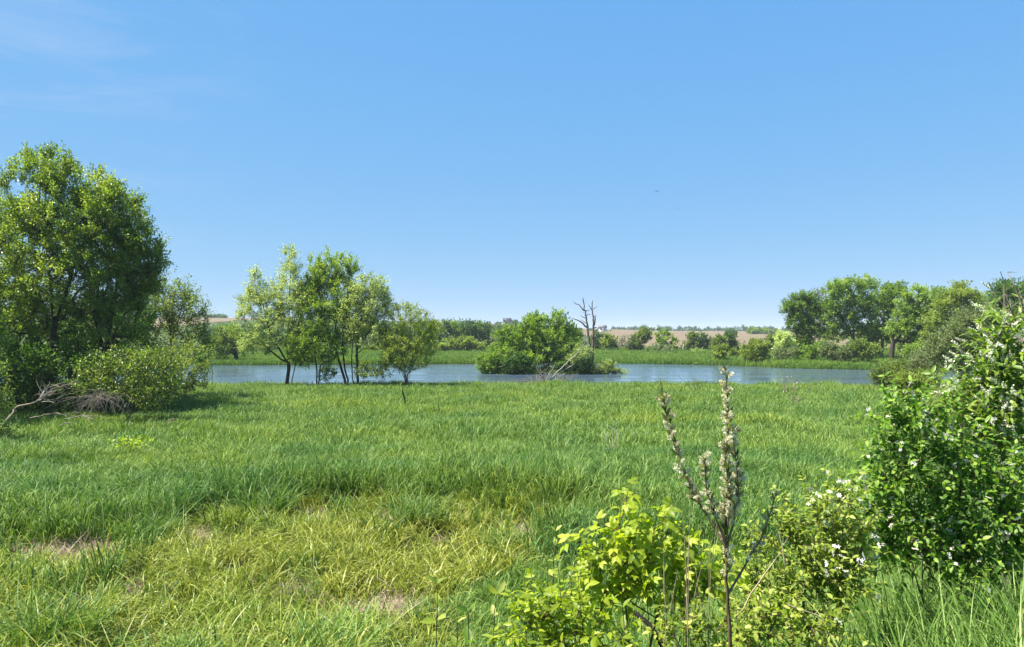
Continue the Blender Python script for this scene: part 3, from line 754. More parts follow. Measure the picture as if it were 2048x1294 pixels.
for px, s_, l_ in ((655, 21, 'low leafy sprouts at the foot of the double trunk'), (760, 22, 'low weedy sprouts between the round tree and the vase shaped bush'), (725, 23, 'leafy suckers hugging the trunk base of the round crowned tree')):
    shrub(l_, px, 61.5, [(px, 745, 20, 12), (px + 6, 738, 10, 12)], 'olive', n=26, K=4, Mn=4, size=0.14, cr=0.35, seed=s_, twigs=True, stems=5, R=0.02)

# ---- island
tree('maple_tree', 'bright green bushy tree with two tufted tops on the island', 'tree', 1098, 93,
     [(1072, 645, 14, 16), (1108, 640, 24, 16), (1092, 668, 46, 26), (1112, 692, 48, 32), (1066, 692, 40, 32), (1132, 672, 22, 24), (1060, 658, 16, 22), (1090, 720, 58, 20), (1072, 640, 14, 14)],
     'fresh', trunks=[[(1098, 752), (1096, 710), (1088, 660), (1075, 640)], [(1098, 730), (1110, 680), (1112, 640)]], R=0.14, n=330, K=5, Mn=7, size=0.24, cr=0.75, lup=0.9, zmin=0.4, seed=31, tbias=0.5)
tree('maple_tree', 'lower darker green tree left of the tufted one on the island', 'tree', 1030, 94,
     [(1022, 672, 34, 16), (1010, 700, 34, 24), (1045, 690, 32, 30), (1035, 720, 40, 20)],
     'fresh', R=0.14, n=150, K=5, Mn=7, size=0.24, cr=0.7, lup=0.7, stems=6, seed=32, tbias=0.35)
shrub('rounded olive bush at the left tip of the island', 982, 91.5, [(978, 722, 22, 14), (1000, 716, 22, 20), (966, 738, 14, 9), (992, 738, 24, 11)], 'fresh', n=110, K=5, Mn=6, size=0.2, cr=0.55, seed=33, stems=8)
shrub('dark dense bush at the waterline in the middle of the island', 1042, 90.5, [(1020, 732, 26, 16), (1055, 735, 28, 14), (1035, 722, 22, 16)], 'deep', n=90, K=5, Mn=7, size=0.2, cr=0.55, seed=34, stems=8, tbias=0.4)
shrub('dark low bush right of the dead brush on the island', 1135, 91, [(1120, 728, 22, 18), (1150, 735, 30, 14), (1165, 725, 16, 18)], 'deep', n=80, K=5, Mn=7, size=0.2, cr=0.55, seed=35, stems=8, tbias=0.5)
shrub('brownish twiggy bush at the foot of the two dead trees', 1200, 91, [(1200, 741, 22, 8), (1218, 741, 14, 8), (1172, 738, 12, 9)], 'olive', n=80, K=5, Mn=4, size=0.18, cr=0.55, seed=36, twigs=True, stems=12)
shrub('leafy low sprig leaning over the water at the right tip of the island', 1232, 91, [(1225, 738, 12, 10), (1246, 742, 10, 5), (1212, 728, 9, 12)], 'silver', n=34, K=4, Mn=5, size=0.18, cr=0.4, seed=37, twigs=True, stems=5, tbias=0.3)
shrub('slender pale green saplings on the island before the dead trunks', 1160, 90, [(1158, 700, 10, 18), (1150, 715, 18, 12), (1175, 705, 10, 12)], 'silver', n=40, K=4, Mn=5, size=0.18, cr=0.5, seed=38, twigs=True, stems=6, tbias=0.3)

def dead_tree(label, base_px, D, trunks, R, seed, nodes_extra=0, lob=None, mat='dead', name='dead_tree', cat='dead tree', basez=None, rmin=0.025, group=None):
    """bare wood: first polyline is the trunk, each further one is a branch of its own"""
    rs = RS(seed); B = W(base_px, 700, D); B[2] = float(height(B[0], B[1])) if basez is None else basez
    root = thing(name, label, cat, B, group)
    for k, (pl, r0, r1) in enumerate(trunks):
        P = resample([W(p[0], p[1], D + (p[2] if len(p) > 2 else 0)) for p in pl], 0.35)
        if k == 0: P[0, 2] = min(P[0, 2], B[2] - 0.15)
        P[1:-1] += rs.randn(len(P) - 2, 3) * R * 0.22
        sk = Skel(400); last = -1
        for p in P: last = sk.add(p, last)
        r = np.linspace(r0, r1, sk.n)
        V, Fc = tubes(sk, r, 6)
        link('trunk' if k == 0 else 'branch', mesh_np(name, V - B, Fc, [M[mat]], smooth=True), root)
    return root
q = 440 / 2048.0
Z = lambda pts: [(860 + a * q, 580 + b * q) + tuple(c) for a, b, *c in pts]
dead_tree('left dead tree on the island, leaning left with crooked bare limbs', 1183, 92,
          [(Z([(1495, 760), (1490, 600), (1478, 470), (1468, 330), (1450, 230), (1432, 150), (1422, 72)]), .22, .05),
           (Z([(1440, 195), (1415, 165), (1380, 135), (1336, 108)]), .08, .03), (Z([(1466, 350), (1440, 325), (1400, 300), (1372, 278), (1316, 266)]), .13, .04),
           (Z([(1455, 265), (1425, 248), (1395, 230)]), .06, .02), (Z([(1450, 245), (1475, 225), (1500, 228, 1)]), .05, .02), (Z([(1448, 190), (1480, 192), (1500, 182)]), .05, .02),
           (Z([(1455, 310), (1425, 285), (1400, 270)]), .05, .02), (Z([(1425, 110), (1412, 95), (1420, 85)]), .04, .02), (Z([(1440, 210), (1410, 205)]), .04, .02)], 0.2, 41)
dead_tree('right dead tree on the island, straight dark trunk with short broken limbs', 1186, 92.6,
          [(Z([(1512, 760), (1512, 600), (1518, 450), (1522, 330), (1516, 230), (1510, 150), (1514, 98)]), .22, .05),
           (Z([(1510, 190), (1495, 155), (1474, 135)]), .07, .03), (Z([(1518, 180), (1538, 160), (1560, 150)]), .06, .02), (Z([(1524, 250), (1538, 240), (1552, 228)]), .09, .03),
           (Z([(1526, 330), (1536, 280), (1538, 240)]), .13, .06), (Z([(1524, 345), (1548, 350), (1578, 372)]), .07, .03), (Z([(1520, 460), (1550, 440), (1590, 430), (1635, 412)]), .10, .03),
           (Z([(1560, 440), (1585, 455), (1612, 470)]), .05, .02), (Z([(1545, 445), (1570, 410), (1578, 388)]), .05, .02)], 0.2, 42)
# pile of bleached branches dragged up against the island
rs = RS(77)
bp_ = W(1090, 763, 67.5); bp_[2] = float(height(bp_[0], bp_[1])) + 0.1
pile = thing('brush_pile', 'heap of bleached grey branches on the near shore in front of the island', 'brush pile', bp_)
for k in range(90):
    a = rs.rand() * np.pi; ln = 1.0 + 2.4 * rs.rand() ** 1.5; 
    ln *= .74; d = np.array([np.cos(a) * 1.15, rs.randn() * 0.45, 0.22 + 0.85 * np.sin(a) * rs.rand()]); d /= np.linalg.norm(d)
    p0 = np.array([rs.randn() * 0.5, rs.randn() * 0.4, 0.25 + rs.rand() * 0.55])
    P = resample([p0, p0 + d * ln * 0.5 + rs.randn(3) * 0.12, p0 + d * ln + np.array([0, 0, -0.10 * ln]) + rs.randn(3) * 0.2], 0.5)
    sk = Skel(100); last = -1
    for p in P: last = sk.add(p, last)
    if ln > 1.5:
        for j in range(2):
            i = rs.randint(1, sk.n - 1) if sk.n > 2 else 0
            sk.grow(sk.P[i] + d * 0.7 + rs.randn(3) * 0.45, 0.4, rs, root=i)
    r0 = 0.02 + 0.025 * rs.rand() + (0.02 if k < 10 else 0)
    V, Fc = tubes(sk, np.maximum(0.012, r0 * np.linspace(1, 0.35, sk.n)), 5)
    link('branch', mesh_np('branch', V, Fc, [M['bleach' if rs.rand() < 0.15 else 'twig']], smooth=True), pile)
for pts, r0 in (([(1093, 765), (1130, 730), (1160, 700), (1180, 672)], .05), ([(1095, 765), (1120, 745), (1150, 727)], .07), ([(1090, 760), (1080, 745), (1074, 732)], .065), ([(1092, 762), (1104, 738), (1112, 722)], .04)):
    P = resample([W(a_, b_, 67.6) for a_, b_ in pts], 0.35); sk = Skel(60); last = -1
    for p in P: last = sk.add(p + rs.randn(3) * 0.03, last)
    V, Fc = tubes(sk, np.linspace(r0, r0 * 0.3, sk.n), 6)
    link('branch', mesh_np('branch', V - bp_, Fc, [M['bleach']], smooth=True), pile)

# ---- far bank, left part
GF = 'trees along the far bank'
tree('old_willow_tree', 'old leaning tree with a thick dark hollow trunk on the far bank waterline', 'tree', 476, 121,
     [(452, 680, 30, 26), (440, 700, 26, 20), (478, 685, 26, 22), (500, 695, 14, 14)], 'olive',
     trunks=[[(476, 735), (472, 712), (466, 703), (474, 690), (472, 672)], [(478, 722), (486, 708)], [(468, 708), (450, 700)]], R=0.42, n=120, K=5, Mn=6, size=0.30, cr=0.9, zmin=1.6, seed=51)
farL = [ # px, top, half width, D, leaf, label
 (430, 672, 26, 185, 'hill', 'mid green tree behind the old leaning willow, left of it'),
 (462, 652, 24, 200, 'fresh', 'bright green tree rising above the old leaning willow'),
 (500, 664, 24, 195, 'deep', 'dark green tree right of the one above the old willow'),
 (540, 660, 26, 190, 'hill', 'green tree seen through the silvery forked tree'),
 (605, 668, 26, 188, 'hill', 'far bank tree seen between the silvery tree and the small dense one'),
 (760, 660, 24, 190, 'dusty', 'greyish tree seen just right of the round crowned shore tree'),
 (868, 650, 22, 200, 'hill', 'tall green tree peeping out right of the vase shaped bush'),
 (888, 646, 16, 200, 'hill', 'tall dark poplar, left one of the row behind the yellow willows'),
 (908, 646, 17, 203, 'fresh', 'tall poplar with a lighter green top in the row behind the yellow willows'),
 (935, 643, 17, 198, 'hill', 'tall pointed poplar, highest of the row behind the yellow willows'),
 (955, 648, 16, 205, 'deep', 'dark poplar right of the highest pointed one'),
 (975, 650, 15, 200, 'hill', 'green poplar touching the bare grey trunk on the far bank'),
 (1004, 660, 16, 195, 'dusty', 'grey green half leafed tree right of the bare grey trunk'),
 (1030, 656, 16, 205, 'hill', 'green tree under the dark barn, behind the island'),
 (1146, 660, 22, 200, 'hill', 'dark green tree behind the island between the tufted tree and the dead ones'),
]
for k, (px, top, hw, D, lf, lb) in enumerate(farL):
    b = 705
    tree('poplar_tree' if hw < 20 else 'far_tree', lb, 'tree', px, D, [(px, top + 14, hw * 0.55, 14), (px, (top + b) / 2 - 4, hw, (b - top) * 0.36), (px + hw * .3, top + 24, hw * .7, 14)], lf,
         bark='barkg', R=0.22, n=52, K=5, Mn=6, size=0.48, cr=1.3, lup=0.8, zmin=1.5, step=1.2, sides=4, group=GF, seed=60 + k, rmin=0.03, tbias=0.5, twigs=False)
yel = [(893, 680, 14, 'small yellow willow at the left end of the row on the far bank'), (913, 676, 16, 'taller yellow willow second in the row on the far bank'), (938, 675, 17, 'broad yellow willow below the highest poplar'),
       (960, 686, 14, 'short yellow green willow just left of the bare grey trunk'), (870, 690, 13, 'low yellowish willow right behind the vase shaped bush'), (1003, 690, 14, 'yellowish willow right of the bare grey trunk'), (745, 690, 18, 'yellow green willow seen beneath the round crowned shore tree'), (520, 690, 16, 'yellow green willow seen under the silvery boughs')]
for k, (px, top, hw, lb) in enumerate(yel):
    tree('yellow_willow_tree', lb, 'tree', px, 178, [(px, top + 11, hw, 11), (px - 3, top + 20, hw * .9, 10)], 'willow', bark='barkg', R=0.12, n=36, K=5, Mn=6, size=0.40, cr=0.9, stems=5, step=0.9, sides=4,
         group='yellow willows on the far bank', seed=80 + k, rmin=0.03)
dead_tree('thin bare grey trunk standing among the far bank trees left of the island', 983, 170, [([(983, 712), (983, 690), (984, 670), (983, 650)], .17, .08), ([(983, 672), (990, 664), (996, 655)], .06, .03), ([(983, 680), (974, 670)], .06, .03), ([(984, 662), (976, 655)], .05, .02), ([(983, 688), (996, 676), (1006, 668)], .06, .02)], 0.1, 95, mat='barkg')

# ---- far bank, right part (in front of the ploughed slope)
farR = [ # px, base D, lobes, leaf, name, label, kwargs
 (1222, 188, [(1222, 690, 12, 16), (1214, 680, 9, 12)], 'willow', 'yellow_willow_tree', 'pale yellow bush in front of the brown field, right of the dead trees', {}),
 (1196, 195, [(1196, 685, 12, 18), (1186, 690, 10, 14)], 'deep', 'far_tree', 'dark round tree behind the two dead trunks', {}),
 (1250, 186, [(1250, 688, 14, 16)], 'dusty', 'bare_tree', 'almost leafless grey tree before the brown field', dict(K=2, Mn=1, nb=90, bl=[(1250, 685, 16, 18)])),
 (1270, 187, [(1268, 694, 8, 11), (1264, 686, 7, 8)], 'dusty', 'far_tree', 'thin olive tree between the leafless one and the gnarled one', {}),
 (1286, 186, [(1288, 664, 10, 8), (1276, 674, 8, 6), (1294, 676, 8, 10), (1282, 690, 8, 12)], 'olive', 'gnarled_tree', 'gnarled tree with ivy clad stubby limbs before the field', {}),
 (1326, 185, [(1326, 672, 14, 18), (1342, 686, 14, 18), (1316, 692, 12, 14), (1330, 690, 20, 16)], 'fresh', 'far_tree', 'round full green tree, widest before the brown field', {}),
 (1384, 187, [(1386, 680, 11, 12), (1378, 694, 9, 12)], 'olive', 'far_tree', 'small olive tree right of the white bleached snag', {}),
 (1408, 187, [(1410, 680, 12, 14), (1414, 694, 12, 14), (1400, 690, 8, 12)], 'hill', 'far_tree', 'dark grey green tree right of the small olive one', {}),
 (1440, 178, [(1438, 680, 11, 8), (1434, 692, 10, 8)], 'olive', 'far_tree', 'pale olive tree behind the waterside willow', {}),
 (1458, 180, [(1462, 684, 10, 16), (1452, 676, 8, 8), (1464, 698, 9, 10)], 'deep', 'far_tree', 'dark leaning tree with a fan shaped crown before the field', {}),
 (1535, 160, [(1545, 690, 15, 18), (1558, 680, 12, 14)], 'olive', 'far_tree', 'yellow green tree right of the round willow, behind its crown', {}),
]
for k, (px, D, lb_, lf, nm, lb, kw) in enumerate(farR):
    tree(nm, lb, 'tree', px, D, lb_, lf, bark='barkg', R=0.20, n=46, K=kw.get('K', 5), Mn=kw.get('Mn', 6), size=0.42, cr=0.85, zmin=1.2, step=0.9, sides=4, group=GF, seed=110 + k, rmin=0.035,
         nbare=kw.get('nb', 0), bare=kw.get('bl'), twigs=(kw.get('K') == 2))
shrub('small round willow leaning over the far waterline', 1442, 119, [(1440, 705, 12, 10), (1448, 698, 7, 7), (1442, 718, 11, 8)], 'willow', n=46, K=5, Mn=6, size=0.28, cr=0.6, seed=131, stems=7, R=0.1)
shrub('larger round yellow willow at the far waterline below the brown field', 1510, 114, [(1510, 695, 20, 14), (1500, 706, 18, 14), (1526, 700, 15, 16), (1512, 716, 22, 8)], 'willow', n=110, K=5, Mn=6, size=0.26, cr=0.6, seed=132, stems=12, R=0.1)
shrub('bright green little bush under the leafless grey tree', 1250, 178, [(1248, 705, 6, 6)], 'fresh', n=14, K=5, Mn=6, size=0.35, cr=0.6, seed=133, stems=3, R=0.05)
shrub('broad grey green bush at the foot of the widest green tree', 1318, 180, [(1312, 700, 20, 9), (1330, 702, 18, 8)], 'dusty', n=50, K=5, Mn=5, size=0.36, cr=0.7, seed=134, stems=8)
shrub('low pale bush right of the bleached snag', 1392, 176, [(1390, 706, 12, 6), (1398, 708, 8, 4)], 'silver', n=26, K=5, Mn=4, size=0.34, cr=0.6, seed=135, stems=5, tbias=0.2)
shrub('low pale green bush between the two waterside willows', 1480, 135, [(1480, 711, 16, 7), (1466, 707, 8, 6)], 'olive', n=34, K=5, Mn=5, size=0.3, cr=0.6, seed=136, stems=6)
shrub('white blossomed small tree before the dark oak wood', 1572, 122, [(1565, 680, 14, 16), (1578, 690, 14, 12), (1560, 700, 10, 12)], 'silver', name='blossom_tree', cat='tree', n=70, K=5, Mn=6, size=0.28, cr=0.6, seed=137, stems=5, tbias=0.85)
shrub('grey brown twiggy bush under the white blossomed tree', 1562, 118, [(1560, 708, 14, 10), (1580, 706, 10, 8)], 'dusty', n=40, K=5, Mn=3, size=0.26, cr=0.6, seed=138, stems=9, twigs=True)
dead_tree('white bleached snag with a broken base on the far bank', 1369, 182, [([(1368, 713), (1368, 705), (1366, 697), (1368, 688)], .30, .10), ([(1367, 704), (1371, 700), (1372, 696)], .16, .06), ([(1366, 697), (1360, 690), (1357, 684)], .07, .03), ([(1367, 692), (1374, 684)], .06, .03)], 0.1, 140, mat='bleach', cat='dead tree', name='dead_snag')
dead_tree('pale leaning dead stem between the widest green tree and the bleached snag', 1345, 181, [([(1346, 712), (1345, 702), (1342, 694), (1339, 687)], .14, .06), ([(1343, 696), (1340, 690)], .07, .04)], 0.1, 141, mat='bleach', cat='dead tree', name='dead_snag')

def mass(name, label, lobes, D, n, leaf, size, cr, seed, tbias=.5, trunks=0):
    rs = RS(seed); C, O = lobe_points(lobes, D, n, rs)
    C[:, 1] += rs.randn(len(C)) * 6
    (LV, LF, LT), _ = crown_mesh(C, O, rs, cr, 5, 7, size, tbias=tbias, tvar=.2)
    o_ = link(name, mesh_np(name, LV, LF, [M[leaf]], tint=LT)); tag(o_, label, kind='stuff'); return o_

# ---- oak wood on the right
GO = 'trees of the oak wood right of the pond'
oz = 508 / 2048.0
OZ = lambda L: [(1540 + a * oz, 520 + b * oz, c * oz, d * oz) for a, b, c, d in L]
OT = lambda L: [[(1540 + a * oz, 520 + b * oz) for a, b in T] for T in L]
tree('oak_tree', 'dark dense tree at the left end of the oak wood, leafy almost to the ground', 'tree', 1612, 128,
     OZ([(230, 330, 60, 60), (170, 400, 60, 60), (290, 420, 90, 110), (230, 520, 100, 70), (300, 580, 80, 90), (270, 680, 90, 60), (330, 320, 50, 50), (240, 740, 100, 40)]), 'fresh',
     trunks=OT([[(290, 830), (290, 640), (280, 450), (240, 320)]]), R=0.3, n=210, K=5, Mn=8, size=0.32, cr=1.0, zmin=0.8, seed=151, group=GO, step=0.8, tbias=0.22)
tree('bare_tree', 'half bare grey topped tree behind the dark one in the oak wood', 'tree', 1640, 136,
     OZ([(390, 300, 50, 70), (420, 450, 50, 90), (400, 560, 50, 60)]), 'dusty', trunks=OT([[(400, 830), (400, 600), (395, 400), (390, 260)]]), bark='twig', R=0.24, n=60, K=4, Mn=3, size=0.3, cr=1.0, zmin=3, seed=152, group=GO, step=0.8,
     bare=OZ([(380, 300, 80, 90)]), nbare=110, twigs=True)
tree('oak_tree', 'tallest tree of the oak wood, open crown on dark forking limbs', 'tree', 1706, 127,
     OZ([(620, 220, 110, 60), (780, 200, 70, 50), (520, 250, 70, 60), (560, 350, 110, 70), (720, 330, 110, 80), (480, 420, 60, 60), (620, 450, 90, 60), (800, 430, 60, 50), (580, 560, 80, 50), (480, 560, 60, 60), (740, 560, 60, 50)]), 'fresh',
     trunks=OT([[(672, 830), (670, 640), (680, 480), (690, 330), (700, 230)], [(668, 620), (600, 500), (540, 400), (500, 300)], [(675, 560), (620, 430), (600, 300)], [(680, 470), (750, 370), (790, 260)]]),
     R=0.30, n=290, K=5, Mn=7, size=0.31, cr=1.0, zmin=2.5, seed=153, group=GO, step=0.8, sides=6, tbias=0.55)
tree('oak_tree', 'oak with a pale trunk in the middle of the wood', 'tree', 1764, 130,
     OZ([(930, 280, 90, 70), (1020, 250, 80, 50), (880, 400, 70, 70), (980, 400, 90, 70), (880, 540, 70, 50), (800, 560, 70, 50), (960, 580, 60, 50), (820, 650, 60, 40)]), 'fresh',
     trunks=OT([[(905, 810), (905, 640), (915, 480), (940, 320)], [(910, 560), (980, 420), (1010, 280)]]), bark='twig', R=0.3, n=190, K=5, Mn=7, size=0.32, cr=1.0, zmin=3.5, seed=154, group=GO, step=0.8, tbias=0.4)
tree('oak_tree', 'broad oak on a stout dark trunk standing clear on the grass', 'tree', 1783, 118,
     OZ([(1150, 290, 110, 60), (1090, 400, 80, 80), (1230, 400, 90, 100), (1000, 560, 60, 50), (1120, 560, 100, 80), (1250, 560, 70, 80), (1150, 690, 90, 50), (1080, 500, 80, 60), (1230, 690, 70, 50), (1180, 760, 70, 30)]), 'fresh',
     trunks=OT([[(980, 830), (985, 720), (1000, 600), (1060, 470), (1120, 330)], [(990, 680), (1100, 560), (1200, 430)]]), R=0.42, n=250, K=5, Mn=7, size=0.29, cr=0.95, zmin=3.0, seed=155, group=GO, step=0.8, tbias=0.62)
tree('oak_tree', 'slim dark trunked oak right of the stout one', 'tree', 1800, 122,
     OZ([(1330, 300, 90, 60), (1310, 420, 80, 90), (1260, 620, 70, 70), (1200, 500, 60, 60)]), 'fresh', trunks=OT([[(1050, 830), (1052, 700), (1110, 560), (1250, 420), (1320, 300)]]), R=0.22, n=150, K=5, Mn=7, size=0.3, cr=0.95, zmin=2.6, seed=156, group=GO, step=0.8, tbias=0.6)
tree('linden_tree', 'yellow green full crowned tree at the right of the oak wood', 'tree', 1925, 104,
     OZ([(1520, 280, 110, 70), (1420, 380, 90, 80), (1620, 340, 110, 80), (1330, 500, 100, 60), (1480, 480, 120, 80), (1660, 460, 100, 80), (1300, 600, 60, 50), (1560, 600, 160, 60)]), 'willow',
     R=0.3, n=300, K=5, Mn=7, size=0.27, cr=0.95, stems=7, seed=157, group=GO, step=0.8, tbias=0.55)
tree('oak_tree', 'dark green tree top behind the catkin shrub at the right picture edge', 'tree', 2015, 98,
     OZ([(1880, 240, 80, 50), (1980, 250, 100, 60), (1850, 360, 80, 90), (2000, 380, 120, 90), (1900, 500, 140, 80)]), 'deep', R=0.3, n=190, K=5, Mn=7, size=0.25, cr=0.95, stems=6, seed=158, group=GO, step=0.8, tbias=0.6)
for k, (px, lb_, lf, lb) in enumerate([
    (1628, [(330, 740, 60, 40), (400, 720, 50, 40)], 'fresh', 'green low bush at the foot of the dark left oak'),
    (1662, [(480, 735, 70, 50), (560, 750, 60, 40)], 'dusty', 'brownish twiggy thicket left in the row under the oaks'),
    (1700, [(650, 740, 80, 50), (600, 760, 50, 40)], 'dusty', 'brownish twiggy thicket in the middle of the row under the oaks'),
    (1735, [(790, 745, 80, 50), (720, 700, 60, 40)], 'olive', 'olive thicket at the right end of the row, next to the pale oak trunk'),
    (1820, [(1160, 740, 80, 50), (1240, 760, 70, 50)], 'fresh', 'green bush on the grass right of the slim dark trunk')]):
    shrub(lb, px, 116 - k * 2, OZ(lb_), lf, n=70, K=5, Mn=5, size=0.27, cr=0.7, seed=170 + k, stems=9, twigs=(lf == 'dusty'), rmin=0.02)

# ---- brush on the right side of the meadow, this side of the water
mass('oak_wood', 'dense green trees filling the back of the oak wood', OZ([(330, 500, 90, 90), (480, 600, 90, 70), (640, 620, 90, 60), (800, 620, 80, 70), (950, 640, 80, 70), (1100, 620, 90, 90), (1300, 560, 120, 120), (1500, 480, 140, 140), (1700, 420, 140, 140), (1950, 400, 140, 140)]), 141, 420, 'fresh', .36, 1.1, 511, tbias=.4)
shrub('big grey green twiggy bush at the right behind the honeysuckle', 1920, 52,
      OZ([(1600, 500, 120, 80), (1760, 480, 120, 90), (1560, 580, 120, 80), (1450, 640, 120, 90), (1640, 640, 120, 110), (1520, 760, 160, 90), (1350, 720, 80, 80), (1640, 830, 130, 90)]), 'dusty', n=400, K=5, Mn=5, size=0.13, cr=0.62, seed=181, stems=26, twigs=True, tbias=0.55, R=0.10)
shrub('grey bare twigged bush left of the big grey green one', 1845, 55,
      OZ([(1280, 770, 60, 60), (1200, 840, 80, 60), (1330, 850, 80, 60)]), 'dusty', n=120, K=4, Mn=3, size=0.13, cr=0.6, seed=182, stems=22, twigs=True, bare=OZ([(1260, 780, 110, 80)]), nbare=70)
shrub('low olive brush at the end of the pond, left of the bare twigged bush', 1780, 57,
      OZ([(1000, 890, 80, 40), (900, 930, 80, 40), (1080, 900, 90, 60), (1000, 970, 120, 50)]), 'olive', n=170, K=5, Mn=5, size=0.13, cr=0.55, seed=183, stems=20, twigs=True, tbias=0.35)
shrub('bright yellow green low bush just behind the honeysuckle top', 1830, 40,
      OZ([(1150, 980, 120, 40), (1060, 1000, 60, 50), (1280, 970, 80, 40), (1180, 1060, 160, 50)]), 'willow', n=150, K=5, Mn=6, size=0.11, cr=0.45, seed=184, stems=14, twigs=True, tbias=0.5)
shrub('grassy thicket in the shade right of the honeysuckle top', 1960, 34,
      [(1900, 800, 60, 30), (1980, 790, 70, 50), (2060, 800, 60, 60)], 'olive', n=150, K=5, Mn=5, size=0.10, cr=0.45, seed=185, stems=14, twigs=True)

# ---- fallen and broken wood, posts
def limb(sk_pts, r0, r1, mat, parent, B, name='branch', sides=5, rs=None, wig=0.0, step=0.25):
    P = resample(sk_pts, step)
    if rs is not None and len(P) > 2: P[1:-1] += rs.randn(len(P) - 2, 3) * wig
    sk = Skel(300); last = -1
    for p in P: last = sk.add(p, last)
    V, Fc = tubes(sk, np.linspace(r0, r1, sk.n), sides)
    return link(name, mesh_np(name, V - B, Fc, [M[mat]], smooth=True), parent)
rs = RS(301)
D = 34.0; B = W(60, 812, D); B[2] = 0.0
fb = thing('fallen_branch', 'bleached fallen branch with a fan of bare twigs under the left trees', 'branch', B)
limb([W(5, 850, D - 1), W(35, 815, D), W(75, 803, D), W(108, 782, D), W(128, 768, D)], .055, .022, 'twig', fb, B, rs=rs, wig=.04)
for k in range(26):
    t = rs.rand(); a = W(75 + 50 * t, 803 - 34 * t, D) + rs.randn(3) * .05
    e = W(60 + 110 * rs.rand(), 755 + 45 * rs.rand(), D + rs.randn() * .6)
    limb([a, (a + e) / 2 + rs.randn(3) * .12, e], .013, .006, 'bleach' if rs.rand() < .25 else 'twig', fb, B, rs=rs, wig=.03)
B = W(190, 810, 35.5); B[2] = 0.0
db = thing('dead_brush', 'tangle of grey drooping dead twigs under the pale spreading bush', 'dead brush', B)
for k in range(85):
    a = W(205 + rs.randn() * 22, 790 + rs.randn() * 6, 35.5 + rs.randn() * .5); e = a + np.array([rs.randn() * .75 - .2, rs.randn() * .5 - .2, -.35 - .6 * rs.rand()])
    e[2] = max(e[2], .1)
    limb([a, (a + e) / 2 + np.array([rs.randn() * .15, 0, .18]), e], .010, .005, 'barkg' if rs.rand() < .7 else 'twig', db, B, rs=rs, wig=.03)
for (x0, y0, x1, y1, dd) in ((60, 836, 160, 826, 34), (118, 852, 150, 846, 30.5), (330, 848, 352, 838, 33), (130, 838, 200, 832, 32.5)):
    c = W((x0 + x1) / 2, y0, dd)
    lbls = {60: 'long pale stick lying in the shade below the fallen branch', 118: 'short forked pale stick in the grass edge below the dead twig tangle', 330: 'pale curved stick in the tree shadow right of the left bushes', 130: 'thin grey stick lying under the tangle of dead twigs'}
    st = thing('stick', lbls[x0], 'stick', c)
    limb([W(x0, y0, dd), W((x0 + x1) / 2, (y0 + y1) / 2 - 4, dd), W(x1, y1, dd)], .028, .012, 'twig', st, c, rs=rs, wig=.03)
    limb([W((x0 + x1) / 2, (y0 + y1) / 2 - 4, dd), W(x1 - 6, y1 + 9, dd)], .02, .01, 'bleach', st, c)
D = 46.0; B = W(808, 808, D); B[2] = float(height(B[0], B[1]))
sp = thing('broken_stump', 'thin blackened broken stump standing alone in the open meadow', 'stump', B)
limb([np.array([B[0], B[1], B[2] - .1]), W(809, 799, D), W(807, 790, D), W(805.5, 775, D)], .085, .035, 'char', sp, B, name='trunk', rs=rs, wig=.02, sides=6)
limb([W(807, 790, D), W(804.5, 786, D)], .04, .02, 'char', sp, B)
limb([W(807, 801, D), W(811, 803, D)], .06, .05, 'bleach', sp, B, name='pale_splinter')
B = W(424, 760, 72); B[2] = -1.0
po = thing('pole', 'thin brown pole standing in the water near the left bush', 'pole', B)
limb([B, W(424, 745, 72), W(423, 731, 72)], .05, .03, 'dead', po, B, name='shaft')
limb([W(424, 746, 72), W(423.7, 741, 72)], .08, .07, 'dead', po, B, name='collar')

# ---- bare and dry plants at the end of the meadow
def drystem(label, px, D, top, hw, n, mat='straw', name='dry_plant', cat='dry plant', seed=0, r=.014, leaf=True):
    rs = RS(seed); B = W(px, 700, D); B[2] = float(height(B[0], B[1]))
    t = thing(name, label, cat, B); H = W(px, top, D)[2] - B[2]; sk = Skel(500)
    for k in range(n):
        e = np.array([B[0] + rs.randn() * hw / F * D * .6, B[1] + rs.randn() * .15, B[2] + H * (.6 + .42 * rs.rand())])
        ids = sk.polyline([B + np.array([rs.randn() * .06, rs.randn() * .06, -.05]), (B + e) / 2 + np.array([rs.randn() * .05, 0, 0]), e], .22, rs, join=-1, wig=.02)
        for q in ids[len(ids) // 3:]:
            if rs.rand() < .8: sk.grow(sk.P[q] + np.array([rs.randn() * .16, rs.randn() * .12, .10 + .16 * rs.rand()]), .3, rs, root=q)
    rr = sk.radii(r, r * .45)
    V, Fc = tubes(sk, rr, 4)
    link('stem', mesh_np(name, V - B, Fc, [M[mat]], smooth=True), t)
    if leaf:
        tip = sk.P[:sk.n]; tip = tip[tip[:, 2] > B[2] + .3 * H]; tip = np.repeat(tip, 3, 0)
        LV, LF, LT = leaf_cards(tip + rs.randn(len(tip), 3) * .04, rs.randn(len(tip), 3) + [0, 0, .5], D / 740 * 1.1, rs, .6, .2, np.clip(.5 + rs.randn(len(tip)) * .25, 0, 1))
        link('seed_heads', mesh_np(name, LV - B, LF, [M['straw'] if leaf != 'green' else M['olive']], tint=LT), t)
    return t
drystem('feathery tan dry plant standing at the pond edge, tallest of the dry ones', 1570, 52, 755, 20, 7, seed=1)
drystem('thin leafless grey twig plant at the pond edge, right of the feathery tan one', 1618, 54, 762, 6, 2, mat='twig', seed=2, leaf=False)
drystem('slight leafless grey stem before the dark end of the pond', 1643, 54, 764, 5, 2, mat='twig', seed=3, leaf=False)
drystem('brownish dry weeds low in the meadow right of the catkin sapling', 1590, 46, 792, 26, 9, seed=4)
